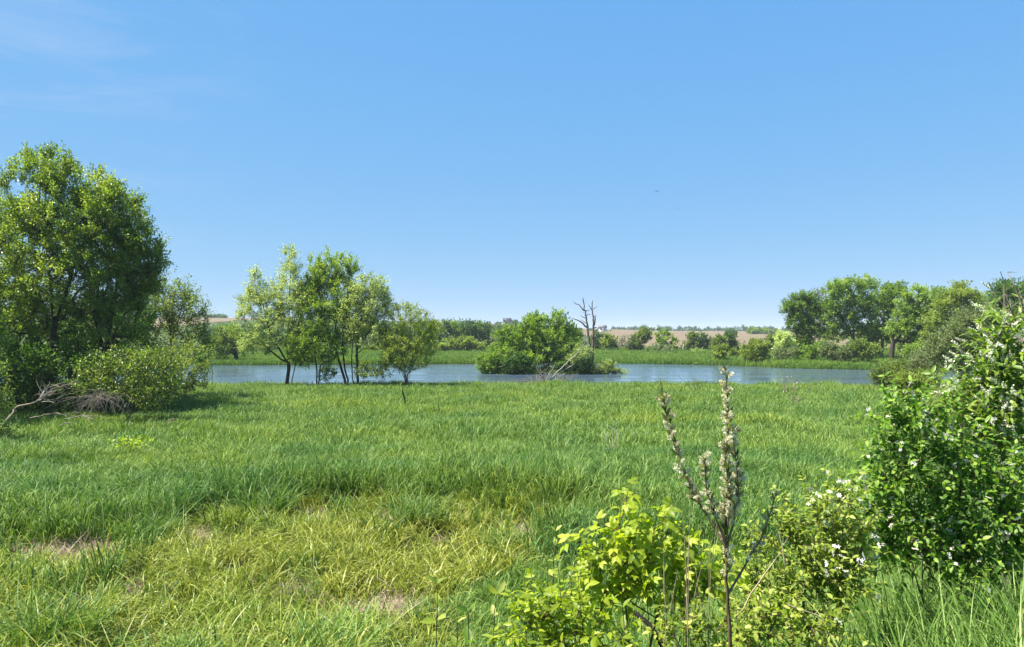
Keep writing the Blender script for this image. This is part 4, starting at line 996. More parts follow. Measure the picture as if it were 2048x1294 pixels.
drystem('low leafy green sprout at the pond edge right of the island', 1320, 58, 757, 8, 5, mat='stemred', seed=5, leaf='green')
drystem('taller leafy green sprout at the pond edge left of the catkin sapling tip', 1393, 57, 757, 14, 7, mat='stemred', seed=6, leaf='green')
drystem('curled pale dead stalks lying open in the middle of the meadow', 1222, 27, 850, 14, 4, mat='bleach', seed=7, leaf=False)

drystem('leafless grey sapling with thin upright twigs above the cherry bush at the right edge', 2020, 11, 530, 34, 7, mat='twig', name='bare_sapling', cat='sapling', seed=8, r=.015, leaf=False)

# ---- tussocks that stand out of the meadow
for k, (px, py, h, rad, nb, lb, mt) in enumerate((
    (600, 922, .95, .55, 260, 'dark tussock of arching blades in the middle of the left meadow', 'grass'),
    (535, 1030, 1.45, .70, 420, 'big dark green tussock leaning over the edge of the yellow sedge', 'grass'),
    (838, 1044, 1.40, .60, 380, 'dark tussock above the patch of pale dead thatch', 'grass'),
    (700, 980, .95, .45, 200, 'small dark tussock between the two big ones behind the sedge', 'grass'),
    (300, 1075, 1.25, .60, 320, 'dark tussock at the left end of the sedge edge, above the pale thatch', 'grass'),
    (105, 1310, 1.55, .55, 560, 'tall leafy grass tussock at the lower left corner', 'grass'),
    (655, 1345, 1.15, .62, 420, 'green grass clump at the bottom edge amid the yellow sedge', 'reed'),
    (1010, 1095, 1.15, .45, 220, 'dark tussock at the right end of the yellow sedge', 'grass'),
    (15, 1235, 1.0, .55, 260, 'pale green grass clump at the left edge beside the sedge', 'reed'),
    (420, 1345, .8, .5, 220, 'low pale grass clump at the bottom edge between two taller ones', 'reed'))):
    x0, y0 = px2ground(px, py, 0.0); rs = RS(400 + k)
    V, Fq, ti = blades(nb, h, rad, .022, .70, 5, rs, droop=.52, bias=.15, tint=(.44, .30))
    o_ = link('grass_tussock', mesh_np('grass_tussock', V, Fq, [M[mt]], smooth=True, tint=ti), loc=(x0, y0, float(height(x0, y0)) - .02))
    tag(o_, lb, 'grass tussock', 'tussocks standing out of the grass')
x0, y0 = px2ground(265, 918, 0.0); rs = RS(420)
P = np.stack([x0 + rs.randn(160) * .35, y0 + rs.randn(160) * .3, .35 + .45 * rs.rand(160)], -1)
LV, LF, LT = leaf_cards(P, rs.randn(160, 3) + [0, 0, .8], .13, rs, .6, .7, np.clip(.5 + rs.randn(160) * .2, 0, 1))
wd = thing('leafy_weed', 'bright yellow green leafy weed in the left meadow', 'weed', (x0, y0, 0))
Bw = np.array([x0, y0, 0]); link('foliage', mesh_np('leafy_weed', LV - Bw, LF, [M['lime']], tint=LT), wd)
sk = Skel(200)
for k in range(14): sk.polyline([Bw + [rs.randn() * .2, rs.randn() * .2, -.05], P[k * 9]], .2, rs, join=-1)
V, Fc = tubes(sk, np.full(sk.n, .008), 4); link('stem', mesh_np('leafy_weed_stem', V - Bw, Fc, [M['olive']]), wd)

# ---- far woods, hill trees, farm buildings
mass('far_wood', 'far wooded slope behind the dead trees', [(1140 + k * 12, 662 + 1.0 * k + 6, 12, 9) for k in range(10)] + [(1130 + k * 14, 680, 14, 9) for k in range(6)], 620, 190, 'hill', 1.5, 3.6, 501)
mass('far_wood', 'distant tree line along the horizon above the brown field', [(1235 + k * 14, 661.5 + 1.5 * math.sin(k * 1.7), 11, 3.4 + 1.3 * math.sin(k * 2.9)) for k in range(26)], 1000, 330, 'hill', 2.2, 3.0, 502)
mass('far_wood', 'wooded hillside below the barn, left of the island', [(850 + k * 13, 655 + k * .35 + 2 * math.sin(k * 2.1), 12, 8) for k in range(15)] + [(880 + k * 14, 668, 14, 9) for k in range(13)], 420, 330, 'hill', 1.3, 3.0, 503)
mass('far_wood', 'wooded slope below the left hill field', [(405 + k * 15, 667 + 4 * math.sin(k * 1.9), 13, 13) for k in range(30)], 300, 480, 'hill', .9, 1.8, 504)
mass('far_thicket', 'grey green thicket at the foot of the far trees, left half', [(400 + k * 16, 696, 14, 10) for k in range(42)], 215, 420, 'dusty', .5, 1.3, 505, tbias=.3)
mass('far_thicket', 'low green thicket along the foot of the ploughed slope', [(1150 + k * 15, 701, 11, 3.5) for k in range(27)], 196, 150, 'hill', .45, .8, 506)
for px, py, rx, ry, DD, lf, nm, lb, sd_ in ((417, 640, 9, 7, 780, 'hill', 'hill_tree', 'green tree on the left hill crest, touching the ash tree boughs', 1), (437, 638, 7, 5, 800, 'hill', 'hill_tree', 'pale round tree on the left hill crest', 2), (444, 638, 5, 5, 780, 'deep', 'hill_tree', 'dark round tree on the left hill crest beside the pale one', 3),
                                   (1508, 663, 10, 7, 560, 'fresh', 'far_tree', 'dark green tree of the little copse on the field edge', 4), (1526, 664, 9, 6, 560, 'fresh', 'far_tree', 'lighter green tree of the little copse on the field edge', 5), (1462, 665, 7, 4, 620, 'hill', 'far_tree', 'small round tree on the skyline left of the copse', 6), (1548, 668, 9, 5, 540, 'dusty', 'far_tree', 'pale tree on the skyline between the copse and the oak wood', 7)):
    tree(nm, lb, 'tree', px, DD, [(px, py, rx, ry), (px + rx * .3, py + ry * .4, rx, ry * .8)], lf, R=.5, n=26, K=5, Mn=6, size=DD / 740 * 1.6, cr=DD / 740 * 2.6, step=3, sides=4, seed=520 + sd_, rmin=.1, stems=3)

def plain(name, c, rough=.8):
    m, n, l = new_mat(name); pb = n.new('ShaderNodeBsdfPrincipled'); pb.inputs['Roughness'].default_value = rough
    tc = n.new('ShaderNodeTexCoord'); no = n.new('ShaderNodeTexNoise'); no.inputs['Scale'].default_value = 1.5
    rp = ramp(n, [(.3, tuple(v * .8 for v in c)), (.7, c)]); l.new(tc.outputs['Object'], no.inputs['Vector']); l.new(no.outputs[0], rp.inputs[0]); l.new(rp.outputs[0], pb.inputs['Base Color'])
    o = n.new('ShaderNodeOutputMaterial'); l.new(pb.outputs[0], o.inputs[0]); return m
M['wall_dark'] = plain('dark_boards', (.045, .035, .032)); M['roof_dark'] = plain('dark_roof', (.05, .052, .06), .5); M['wall_white'] = plain('white_siding', (.7, .7, .68)); M['roof_grey'] = plain('grey_roof', (.16, .16, .165)); M['glass'] = plain('window_glass', (.03, .035, .04), .15); M['doorm'] = plain('barn_door', (.10, .06, .045))
def box(x0, x1, y0, y1, z0, z1):
    v = [(x, y, z) for z in (z0, z1) for y in (y0, y1) for x in (x0, x1)]
    return v, [(0, 2, 3, 1), (4, 5, 7, 6), (0, 1, 5, 4), (2, 6, 7, 3), (0, 4, 6, 2), (1, 3, 7, 5)]
def building(name, label, cat, px, D, specs, wall, roof, dz=0):
    B = W(px, 660, D); B[2] = float(height(B[0], B[1])) + dz
    t = thing(name, label, cat, B)
    for (x0, x1, dep, h, rh, nwin, door) in specs:
        v, f = box(x0, x1, 0, dep, -1.5, h); link('wall', mesh_np('wall', v, f, [M[wall]]), t)
        e = .5
        rv = [(x0 - e, -e, h - .05), (x1 + e, -e, h - .05), (x1 + e, dep + e, h - .05), (x0 - e, dep + e, h - .05), (x0 - e, dep / 2, h + rh), (x1 + e, dep / 2, h + rh)]
        rf = [(0, 1, 5), (0, 5, 4), (2, 3, 4), (2, 4, 5), (1, 2, 5), (3, 0, 4), (0, 3, 2), (0, 2, 1)]
        link('roof', mesh_np('roof', rv, rf, [M[roof]]), t)
        for k in range(nwin):
            xc = x0 + (k + 1) * (x1 - x0) / (nwin + 1)
            v, f = box(xc - .6, xc + .6, -.10, -.02, h * .42, h * .72); w_ = link('window', mesh_np('window', v, f, [M['glass']]), t)
            v, f = box(xc - .75, xc + .75, -.06, -.01, h * .39, h * .42); link('sill', mesh_np('sill', v, f, [M['wall_white']]), w_)
        if door:
            xc = x0 + (x1 - x0) * .25; v, f = box(xc - 1.4, xc + 1.4, -.12, -.02, -.2, h * .75); link('door', mesh_np('door', v, f, [M['doorm']]), t)
    return t
building('barn', 'dark barn with a lower wing on the hill crest left of the island tree', 'barn', 1020, 880, [(-8, 1.2, 9, 4.2, 3.0, 3, True), (1.4, 9, 8, 3.0, 2.2, 2, False)], 'wall_dark', 'roof_dark', .6)
building('house', 'small white house among the trees on the hill right of the dead trees', 'house', 1206, 560, [(-2.6, 2.6, 6, 3.2, 2.2, 2, False)], 'wall_white', 'roof_grey', 0.2)

# ---- birds
for k, (px, py, D, sp_, rz, lb) in enumerate(((1314, 383, 70, .36, .3, 'tiny dark bird in the open sky, the left and higher of two'), (1355, 419, 70, .30, -.4, 'tiny dark bird in the open sky, the right and lower of two'))):
    B = W(px, py, D); t = thing('bird', lb, 'bird', B); t.rotation_euler = (0, 0, rz)
    sk = Skel(20); last = -1
    for p, in (((0, -.10, 0),), ((0, -.04, .005),), ((0, .05, .008),), ((0, .10, .012),), ((0, .125, .01),)): last = sk.add(np.array(p), last)
    V, Fc = tubes(sk, np.array([.008, .028, .034, .024, .006]), 6); link('body', mesh_np('bird_body', V, Fc, [M['char']], smooth=True), t)
    for sgn in (-1, 1):
        wv = [(0, .05, .02), (0, -.03, .02), (sgn * sp_ * .5, -.01, .09), (sgn * sp_ * .5, .05, .09), (sgn * sp_, -.05, .05), (0, .05, .012), (0, -.03, .012), (sgn * sp_ * .5, -.01, .082), (sgn * sp_ * .5, .05, .082)]
        link('wing', mesh_np('bird_wing', wv, [(0, 1, 2), (0, 2, 3), (3, 2, 4), (5, 7, 6), (5, 8, 7), (8, 4, 7)], [M['char']]), t)
    tv = [(-.015, -.09, .004), (.015, -.09, .004), (.03, -.17, .004), (-.03, -.17, .004), (-.015, -.09, -.004), (.015, -.09, -.004), (.03, -.17, -.002), (-.03, -.17, -.002)]
    link('tail', mesh_np('bird_tail', tv, [(0, 1, 2, 3), (4, 7, 6, 5)], [M['char']]), t)

# ------------------------------------------------------------------ close plants with single leaves
def leaf_shape(L, Wd, fold=.18, curl=.22, power=.8, at=0.0, sharp=1.0):
    """one leaf along +Y with folded midrib: 12 triangles"""
    ts = [.22, .5, .78]; V = [(0, at, 0)]
    for t in ts:
        w = Wd * .5 * (math.sin(math.pi * t ** power)) ** sharp; z = -curl * L * t * t
        V += [(-w, at + L * t, z + fold * w * 2), (0, at + L * t, z), (w, at + L * t, z + fold * w * 2)]
    V.append((0, at + L, -curl * L)); Fc = [(0, 2, 1), (0, 3, 2)]
    for r in range(2):
        a = 1 + 3 * r; b = a + 3
        Fc += [(a, a + 1, b + 1), (a, b + 1, b), (a + 1, a + 2, b + 2), (a + 1, b + 2, b + 1)]
    a = 7; Fc += [(a, a + 1, 10), (a + 1, a + 2, 10)]
    return np.array(V, float), np.array(Fc)
def rotz(V, a):
    c, s_ = math.cos(a), math.sin(a); return np.stack([V[:, 0] * c - V[:, 1] * s_, V[:, 0] * s_ + V[:, 1] * c, V[:, 2]], -1)
def join(parts):
    V, Fc, off = [], [], 0
    for v, f in parts: V.append(v); Fc.append(np.asarray(f) + off); off += len(v)
    return np.concatenate(V), np.concatenate(Fc)
def trifoliate(L, Wd):
    v0, f0 = leaf_shape(L, Wd, .15, .35, .75); v0 = v0 + [0, L * .62, -.02 * L]
    parts = [(v0, f0)]
    for s_ in (-1, 1):
        v, f = leaf_shape(L * .86, Wd * .9, .15, .35, .75); v = rotz(v, s_ * -.95) + [0, L * .48, 0]; parts.append((v, f))
    w = .012 * L * 2
    parts.append((np.array([(-w, 0, 0), (w, 0, 0), (w, L * .65, 0), (-w, L * .65, 0), (0, 0, -w), (0, L * .65, -w)]), np.array([(0, 1, 2), (0, 2, 3), (0, 3, 5), (0, 5, 4), (1, 4, 5), (1, 5, 2)])))
    return join(parts)

def frames(d, nrm):
    d = norm(d); nrm = norm(nrm - (nrm * d).sum(-1, keepdims=True) * d); x = np.cross(d, nrm)
    return np.stack([x, d, nrm], -1)          # columns: x, y(dir), z(normal)

def put_pieces(root, B, name, stuff_name, shape, mat, pos, R, sc, rs, limit=300, tint=(.5, .2), grid=12.0):
    """the pieces that show largest become objects of their own, the rest one joined part"""
    Vs, Fs = shape; N = len(pos)
    if N == 0: return
    d = np.maximum(pos[:, 1], .3); px = 1024 + pos[:, 0] / d * F; py = HY + (EYE - pos[:, 2]) / d * F
    inside = (px > -20) & (px < 2068) & (py > -20) & (py < 1310)
    view = norm(np.stack([pos[:, 0], pos[:, 1], pos[:, 2] - EYE], -1)); face = np.abs((R[:, :, 2] * view).sum(-1))
    score = (.25 + face) * sc / d
    order = np.argsort(d + (~inside) * 1e3); seen = {}; pick = []
    cells = list(zip((px / grid).astype(int).tolist(), (py / grid).astype(int).tolist()))
    for i in order:
        c = cells[i]; k = seen.get(c, 0)
        if inside[i] and k < 2: pick.append(i)
        seen[c] = k + 1
    pick = sorted(pick, key=lambda i: -score[i])[:limit]
    meshes = []
    for k in range(6):
        meshes.append(mesh_np(name, Vs, Fs, [M[mat]], smooth=True, tint=np.full(len(Vs), np.clip(tint[0] + tint[1] * 1.25 * (k - 2.5) / 1.7, 0, 1))))
    for i in pick:
        o_ = bpy.data.objects.new(name, meshes[rs.randint(6)]); COL.objects.link(o_); o_.parent = root
        m4 = Matrix.Identity(4)
        for a in range(3):
            for b in range(3): m4[a][b] = float(R[i, a, b] * sc[i])
            m4[a][3] = float(pos[i, a] - B[a])
        o_.matrix_local = m4
    rest = np.ones(N, bool); rest[pick] = False
    if rest.any():
        Rr, pr, sr = R[rest], pos[rest], sc[rest]
        V = np.einsum('nij,vj->nvi', Rr, Vs) * sr[:, None, None] + pr[:, None] - B
        Fc = (np.arange(len(pr))[:, None, None] * len(Vs) + Fs[None]).reshape(-1, Fs.shape[1])
        ti = np.repeat(np.clip(tint[0] + tint[1] * rs.randn(len(pr)), 0, 1), len(Vs))
        o_ = link(stuff_name, mesh_np(stuff_name, V.reshape(-1, 3), Fc, [M[mat]], smooth=True, tint=ti), root); o_['kind'] = 'stuff'

def close_shrub(name, label, base_px, D, lobes, leaf, shape, n, K, pairs, tl, scale, seed, bark='stemred', stems=6, R=.016, up=.8, spread=.55, lup=.5, drop=.25,
                tint=(.5, .2), bare=None, nbare=0, cat='shrub', polylines=None, rtw=.0022, per=2, limit=300, svar=.3, step=.18, upn=1.3):
    rs = RS(seed); B = W(base_px, 1200, D); B[2] = float(height(B[0], B[1]))
    root = thing(name, label, cat, B)
    C, O = lobe_points(lobes, D, n, rs, 1.0)
    C[:, 2] = np.maximum(C[:, 2], B[2] + .12)
    sk = Skel(12000)
    if polylines:
        for T in polylines: sk.polyline([W(p[0], p[1], D + (p[2] if len(p) > 2 else 0)) for p in T], step, rs, join=.15, wig=.01)
    else:
        sk.add(B - np.array([0, 0, .1]), -1); sk.add(B + np.array([0, 0, .03]), 0)
    order = np.argsort(np.linalg.norm(C - B, axis=1)); pk = []
    if stems:
        pk = list(rs.choice(order[len(order) // 2:], min(stems, len(order) // 2), replace=False))
        for i in pk: sk.grow(C[i], step, rs, root=0 if sk.n < 2 else 1, bend=.3, wig=.03)
    ends = {}
    for i in order:
        if i in pk: continue
        sk.grow(C[i], step, rs, up=up, bend=.35, wig=.03, zmin=B[2] + .1)
    if nbare:
        C2, _ = lobe_points(bare, D, nbare, rs, 2.0)
        for c in C2: sk.grow(c, step, rs, up=.6, bend=.3, wig=.02)
    rr = sk.radii(R, rtw); V, Fc = tubes(sk, rr, 5)
    # twigs and leaves
    td = norm(O[:, None] * .8 + np.array([0, 0, lup]) + rs.randn(n_ := len(C), K, 3) * spread)
    L = tl * (.5 + rs.rand(n_, K, 1))
    a = C[:, None] - td * L * .15; b = C[:, None] + td * L
    dv = td.reshape(-1, 3); A_, B_ = a.reshape(-1, 3), b.reshape(-1, 3)
    u = norm(np.cross(dv, np.array([.3, .9, .2]))) * rtw; w = np.cross(norm(dv), u); N = len(A_)
    TV = np.stack([A_ + u, A_ - .5 * u + .87 * w, A_ - .5 * u - .87 * w, B_ + u * .5, B_ - .25 * u + .43 * w, B_ - .25 * u - .43 * w], 1).reshape(-1, 3)
    k = np.arange(N)[:, None] * 6
    TF = np.concatenate([k + np.array([[0, 1, 4, 3]]), k + np.array([[1, 2, 5, 4]]), k + np.array([[2, 0, 3, 5]])], 1).reshape(-1, 4)
    link('stem', mesh_np(name + '_stem', np.concatenate([V, TV]) - B, np.concatenate([Fc, TF + len(V)]), [M[bark]], smooth=True), root)
    t = np.linspace(.15, 1.0, pairs)
    P = A_[:, None] + (B_ - A_)[:, None] * t[None, :, None]                    # N, pairs, 3
    ph0 = rs.rand(N, 1) * 6.28 + np.arange(pairs)[None] * 1.6
    U = norm(u); Wv = np.cross(norm(dv), U)
    pos, dr = [], []
    for s_ in range(per):
        ph = ph0 + s_ * np.pi * 2 / per
        side = U[:, None] * np.cos(ph)[..., None] + Wv[:, None] * np.sin(ph)[..., None]
        dd = norm(side * .9 + norm(dv)[:, None] * (.35 + .5 * t[None, :, None]) + rs.randn(N, pairs, 3) * .22 - np.array([0, 0, drop]))
        pos.append(P.reshape(-1, 3)); dr.append(dd.reshape(-1, 3))
    pos = np.concatenate(pos); dr = np.concatenate(dr)
    nr = rs.randn(len(pos), 3) * .55 + np.array([-.35, -.15, upn])
    Rm = frames(dr, nr); sc = scale * (1 - svar + 2 * svar * rs.rand(len(pos)))
    keep = rs.rand(len(pos)) < .92
    put_pieces(root, B, 'leaf', 'foliage', shape, leaf, pos[keep], Rm[keep], sc[keep], rs, limit=limit, tint=tint)
    return root, B, C, O, b.reshape(-1, 3), dv, rs

def blossom():
    parts = []
    for c in ((-.012, 0, 0), (.012, .004, .003)):
        for k in range(5):
            a = k * 1.257 + c[0] * 40; w = .0042; L = .019
            v = np.array([(0, 0, 0), (-w, L * .55, .006), (0, L, .002), (w, L * .55, .006)]); parts.append((rotz(v, a) + c, [(0, 3, 2), (0, 2, 1)]))
    return join(parts)
def raceme(L=.10):
    parts = [(np.array([(-.0012, 0, 0), (.0012, 0, 0), (.0012, L, -.012), (-.0012, L, -.012)]), [(0, 1, 2), (0, 2, 3)])]
    rs = RS(9)
    for k in range(24):
        t = .12 + .88 * k / 23; a = k * 2.4; r = .0105 * (1 - .45 * t); q = .0085 * (1 - .35 * t)
        c = np.array([math.cos(a) * r, L * t, math.sin(a) * r - .012 * t * t]); x = norm(rs.randn(3)) * q; y = norm(np.cross(x, rs.randn(3))) * q
        parts.append((np.array([c - x, c - y, c + x, c + y]), [(0, 1, 2), (0, 2, 3)]))
    return join(parts)
def catkin(L=.028):
    rs = RS(4); parts = []
    for k in range(25):
        t = k / 24; a = k * 2.4; c = np.array([0, L * t, 0]); r = .0095 * math.sin(math.pi * (.12 + .8 * t))
        d = np.array([math.cos(a), .35 + .5 * t, math.sin(a)]); d /= np.linalg.norm(d); p = norm(np.cross(d, rs.randn(3))) * .0019
        parts.append((np.array([c - p, c + p, c + d * (r + .004) + p * 1.3, c + d * (r + .004) - p * 1.3]), [(0, 1, 2), (0, 2, 3)]))
    return join(parts)

# honeysuckle
hs_shape = leaf_shape(1, .50, .14, .20, .85)
root, B, C, O, tips, tdv, rs = close_shrub('honeysuckle_bush', 'big dark honeysuckle bush with white flowers at the right, tallest of the close shrubs', 1880, 5.2,
    [(1830, 820, 46, 18), (1795, 860, 34, 34), (1850, 910, 70, 46), (1815, 975, 64, 40), (1975, 975, 66, 50), (1910, 1040, 100, 60), (1780, 1045, 50, 44), (2050, 1060, 40, 70), (1980, 1110, 90, 40), (1860, 1110, 90, 30), (1775, 810, 14, 8), (2010, 920, 36, 26)],
    'honey', hs_shape, 235, 4, 5, .21, .047, 601, stems=16, R=.018, tint=(.52, .30), spread=.75)
sel = [i for i in range(len(tips)) if (O[i // 4][0] < .35 and O[i // 4][1] < .35 and tips[i][2] > B[2] + .55)]
sel = list(rs.choice(sel, min(110, len(sel)), replace=False))
fp = np.repeat(tips[sel], 2, 0) + rs.randn(len(sel) * 2, 3) * .022
put_pieces(root, B, 'flower', 'blossoms', blossom(), 'pink', fp, frames(rs.randn(len(fp), 3), rs.randn(len(fp), 3) * .6 + [-.3, -.5, .8]), np.full(len(fp), .8), rs, limit=200, grid=6)
root, B, C, O, tips, tdv, rs = close_shrub('honeysuckle_bush', 'lower sprawling yellow green honeysuckle with white flowers, left of the big dark one', 1650, 4.7,
    [(1700, 1005, 24, 14), (1640, 1045, 40, 20), (1580, 1085, 40, 26), (1700, 1080, 40, 30), (1620, 1150, 80, 40), (1700, 1150, 50, 40), (1520, 1170, 30, 36), (1570, 1230, 80, 36)],
    'shoot', hs_shape, 140, 4, 5, .18, .037, 602, stems=12, R=.014, tint=(.42, .24))
sel = [i for i in range(len(tips)) if tips[i][0] > B[0] - .1 and O[i // 4][2] > -.3]
sel = list(rs.choice(sel, min(42, len(sel)), replace=False))
fp = np.repeat(tips[sel], 2, 0) + rs.randn(len(sel) * 2, 3) * .022
put_pieces(root, B, 'flower', 'blossoms', blossom(), 'petal', fp, frames(rs.randn(len(fp), 3), rs.randn(len(fp), 3) * .6 + [-.3, -.5, .8]), np.full(len(fp), .9), rs, limit=120, grid=6)
# chokecherry with hanging white flower spikes
root, B, C, O, tips, tdv, rs = close_shrub('cherry_bush', 'tall cherry bush with long white flower spikes at the right picture edge', 2030, 6.2,
    [(2025, 700, 26, 40), (2010, 750, 40, 34), (1965, 775, 44, 26), (2045, 790, 36, 50), (1960, 835, 50, 34), (1910, 825, 30, 20), (2020, 860, 50, 50), (2040, 640, 14, 30), (1995, 655, 10, 20), (1995, 905, 50, 40)],
    'cherry', leaf_shape(1, .36, .12, .22, .8), 125, 4, 4, .22, .072, 603, stems=9, R=.025, tint=(.5, .22), bare=[(2015, 585, 34, 45), (1995, 575, 16, 30)], nbare=26, bark='twig')
sel = [i for i in range(len(tips)) if O[i // 4][1] < .55]
sel = list(rs.choice(sel, min(210, len(sel)), replace=False))
fd = norm(tdv[sel] + rs.randn(len(sel), 3) * .4 + np.array([-.35, -.2, .25]))
put_pieces(root, B, 'flower_spike', 'blossoms', raceme(), 'cream', tips[sel], frames(fd, rs.randn(len(sel), 3)), .85 + .5 * rs.rand(len(sel)), rs, limit=220, grid=4)
# box elder
tri = trifoliate(.62, .36)
close_shrub('box_elder_sapling', 'bright lime green sapling with large three part leaves in the foreground', 1310, 3.9,
    [(1255, 1000, 10, 10), (1235, 1060, 24, 12), (1300, 1075, 26, 18), (1210, 1105, 24, 18), (1270, 1125, 44, 24), (1350, 1120, 30, 24), (1405, 1105, 20, 14), (1310, 1190, 60, 34), (1385, 1180, 34, 30), (1225, 1200, 46, 30), (1185, 1140, 26, 20), (1160, 1200, 24, 20), (1430, 1150, 20, 24)],
    'lime', tri, 62, 2, 3, .15, .078, 604, cat='sapling', stems=5, R=.012, tint=(.50, .28), drop=.5, per=2, limit=300, lup=.8, upn=1.1)
# leafy shoots along the bottom edge
oval = leaf_shape(1, .46, .16, .15, .9)
def shoot_(label, px, top, D, nn, size, leaf, seed, lean=0.0, tint=(.5, .2)):
    rs = RS(seed); B = W(px, 1200, D); B[2] = float(height(B[0], B[1])); root = thing('leafy_shoot', label, 'shoot', B, 'leafy shoots along the lower edge')
    e = W(px + lean, top, D); mid = (B + e) / 2 + np.array([rs.randn() * .03, rs.randn() * .03, 0])
    sk = Skel(200); sk.polyline([B - [0, 0, .05], mid, e], .08, rs, join=-1, wig=.004); P = sk.P[:sk.n].copy()
    V, Fc = tubes(sk, np.linspace(.006, .002, sk.n), 5); link('stem', mesh_np('shoot_stem', V - B, Fc, [M['stemred']], smooth=True), root)
    pos, dr = [], []
    H = np.linalg.norm(e - B); nodes = np.linspace(0.0, .62, nn)
    for j, u in enumerate(nodes):
        t = 1 - u / H * 1.0; t = max(t, .15); q = np.array([np.interp(t * (sk.n - 1), np.arange(sk.n), P[:, c]) for c in range(3)])
        a = j * 1.57 + rs.rand() * .6
        for s_ in (0, np.pi):
            pos.append(q); dr.append([math.cos(a + s_), math.sin(a + s_), (.9 if j < 2 else .35) + rs.randn() * .2])
    pos = np.array(pos); dr = norm(np.array(dr)); sc = size * np.repeat(np.linspace(.7, 1.1, nn), 2) * (.8 + .4 * rs.rand(2 * nn))
    put_pieces(root, B, 'leaf', 'foliage', oval, leaf, pos, frames(dr, rs.randn(len(pos), 3) * .4 + [-.2, -.2, 1.0]), sc, rs, tint=tint)
for a in (('upright shoot with pale green paired leaves, leftmost on the lower edge', 868, 1168, 3.3, 9, .085, 'shoot', 701, 6), ('shoot with broad dark leaves right of the leftmost pale one', 945, 1222, 3.0, 6, .095, 'honey', 702, -8, (.25, .15)),
          ('upright yellow green shoot behind the dark leaved one', 990, 1188, 3.2, 8, .08, 'shoot', 703, 4), ('taller shoot with a pair of pale upright leaves at its tip', 1092, 1150, 3.4, 9, .095, 'shoot', 704, 4, (.7, .2)),
          ('slim shoot with reddish green narrow leaves', 1150, 1130, 3.7, 9, .075, 'olive', 705, -8), ('thin shoot topping the sedge edge between the sprouts and the lime sapling', 1112, 1062, 4.6, 8, .07, 'shoot', 706, 0), ('shoot with glossy mid green leaves below the lime sapling', 1240, 1215, 3.2, 8, .08, 'shoot', 707, 6), ('short shoot at the bottom edge below the leftmost pale one', 905, 1245, 3.1, 7, .075, 'shoot', 708, 10)):
    shoot_(*a)
close_shrub('low_shrub', 'low yellow green shrub filling the bottom edge left of the lime sapling', 1090, 3.3,
    [(1060, 1250, 60, 30), (1140, 1235, 60, 40), (1200, 1265, 50, 30), (1100, 1300, 110, 25)], 'lime', leaf_shape(1, .42, .15, .2, .85), 40, 3, 4, .13, .046, 605, stems=10, R=.009, tint=(.30, .30))
close_shrub('low_shrub', 'low leafy shrub at the bottom edge right of the dark sapling stem', 1530, 3.6,
    [(1480, 1250, 60, 40), (1560, 1260, 70, 40), (1420, 1270, 50, 30), (1640, 1270, 60, 40), (1350, 1270, 50, 30)], 'shoot', leaf_shape(1, .5, .15, .2, .85), 48, 3, 4, .14, .038, 606, stems=10, R=.009, tint=(.40, .24))

# the tall catkin sapling
D = 3.15; rs = RS(801); B = W(1460, 1300, D); B[2] = float(height(B[0], B[1])); 
ws = thing('willow_sapling', 'tall thin dark stemmed sapling with cream catkins, standing before the pond', 'sapling', B)
stems_ = [([(1464, 1420), (1461, 1300), (1455, 1200), (1451, 1110), (1450, 1010), (1457, 900), (1455, 810), (1452, 735)], .0095, 95),
          ([(1451, 1095), (1425, 1050), (1395, 1000), (1362, 930), (1338, 850), (1324, 790)], .006, 62), ([(1450, 1085), (1432, 1040), (1414, 985), (1407, 912)], .0045, 34),
          ([(1452, 1100), (1466, 1050), (1476, 985), (1472, 920), (1464, 850)], .0045, 48), ([(1455, 1190), (1490, 1130), (1525, 1070), (1548, 1010), (1556, 970)], .0055, 14), ([(1452, 1080), (1462, 1010), (1452, 940), (1448, 880)], .004, 34)]
pos, dr, lp, ld = [], [], [], []
for k, (pl, r0, nc) in enumerate(stems_):
    P = resample([W(p[0], p[1], D + (.12 * math.sin(k * 2.2) * (j / len(pl)))) for j, p in enumerate(pl)], .05); P[1:-1] += rs.randn(len(P) - 2, 3) * .002
    if k == 0: P[0, 2] = min(P[0, 2], B[2] - .05)
    sk = Skel(300); last = -1
    for p in P: last = sk.add(p, last)
    V, Fc = tubes(sk, np.linspace(r0, .002, sk.n), 6); link('stem' if k == 0 else 'branch', mesh_np('sapling_stem', V - B, Fc, [M['stemred' if k == 0 else 'stemtan']], smooth=True), ws)
    T = norm(np.gradient(P, axis=0)); lo = .38 if k == 0 else .28
    for j in range(int(nc * 1.5)):
        u = lo + (1 - lo) * rs.rand() ** .9; v = u * (len(P) - 1); i = min(len(P) - 2, int(v)); q = P[i] + (P[i + 1] - P[i]) * (v - i); a = rs.rand() * 6.28
        s_ = norm(np.cross(T[i], np.array([math.cos(a), math.sin(a), .1])))
        pos.append(q + s_ * (.002 + .016 * rs.rand() ** 1.5)); dr.append(s_ * .9 + T[i] * .6 + [0, 0, .15])
    for j in range(int(nc * 1.1)):
        u = lo + (1 - lo) * rs.rand(); v = u * (len(P) - 1); i = min(len(P) - 2, int(v)); q = P[i] + (P[i + 1] - P[i]) * (v - i); a = rs.rand() * 6.28
        s_ = norm(np.cross(T[i], np.array([math.cos(a), math.sin(a), .1]))); lp.append(q); ld.append(s_ * .55 + T[i] * .9)
pos = np.array(pos); dr = norm(np.array(dr)); put_pieces(ws, B, 'catkin', 'catkins', catkin(), 'catkin', pos, frames(dr, rs.randn(len(pos), 3)), .40 + .62 * rs.rand(len(pos)) ** 1.4, rs, limit=295, grid=3, tint=(.55, .28))
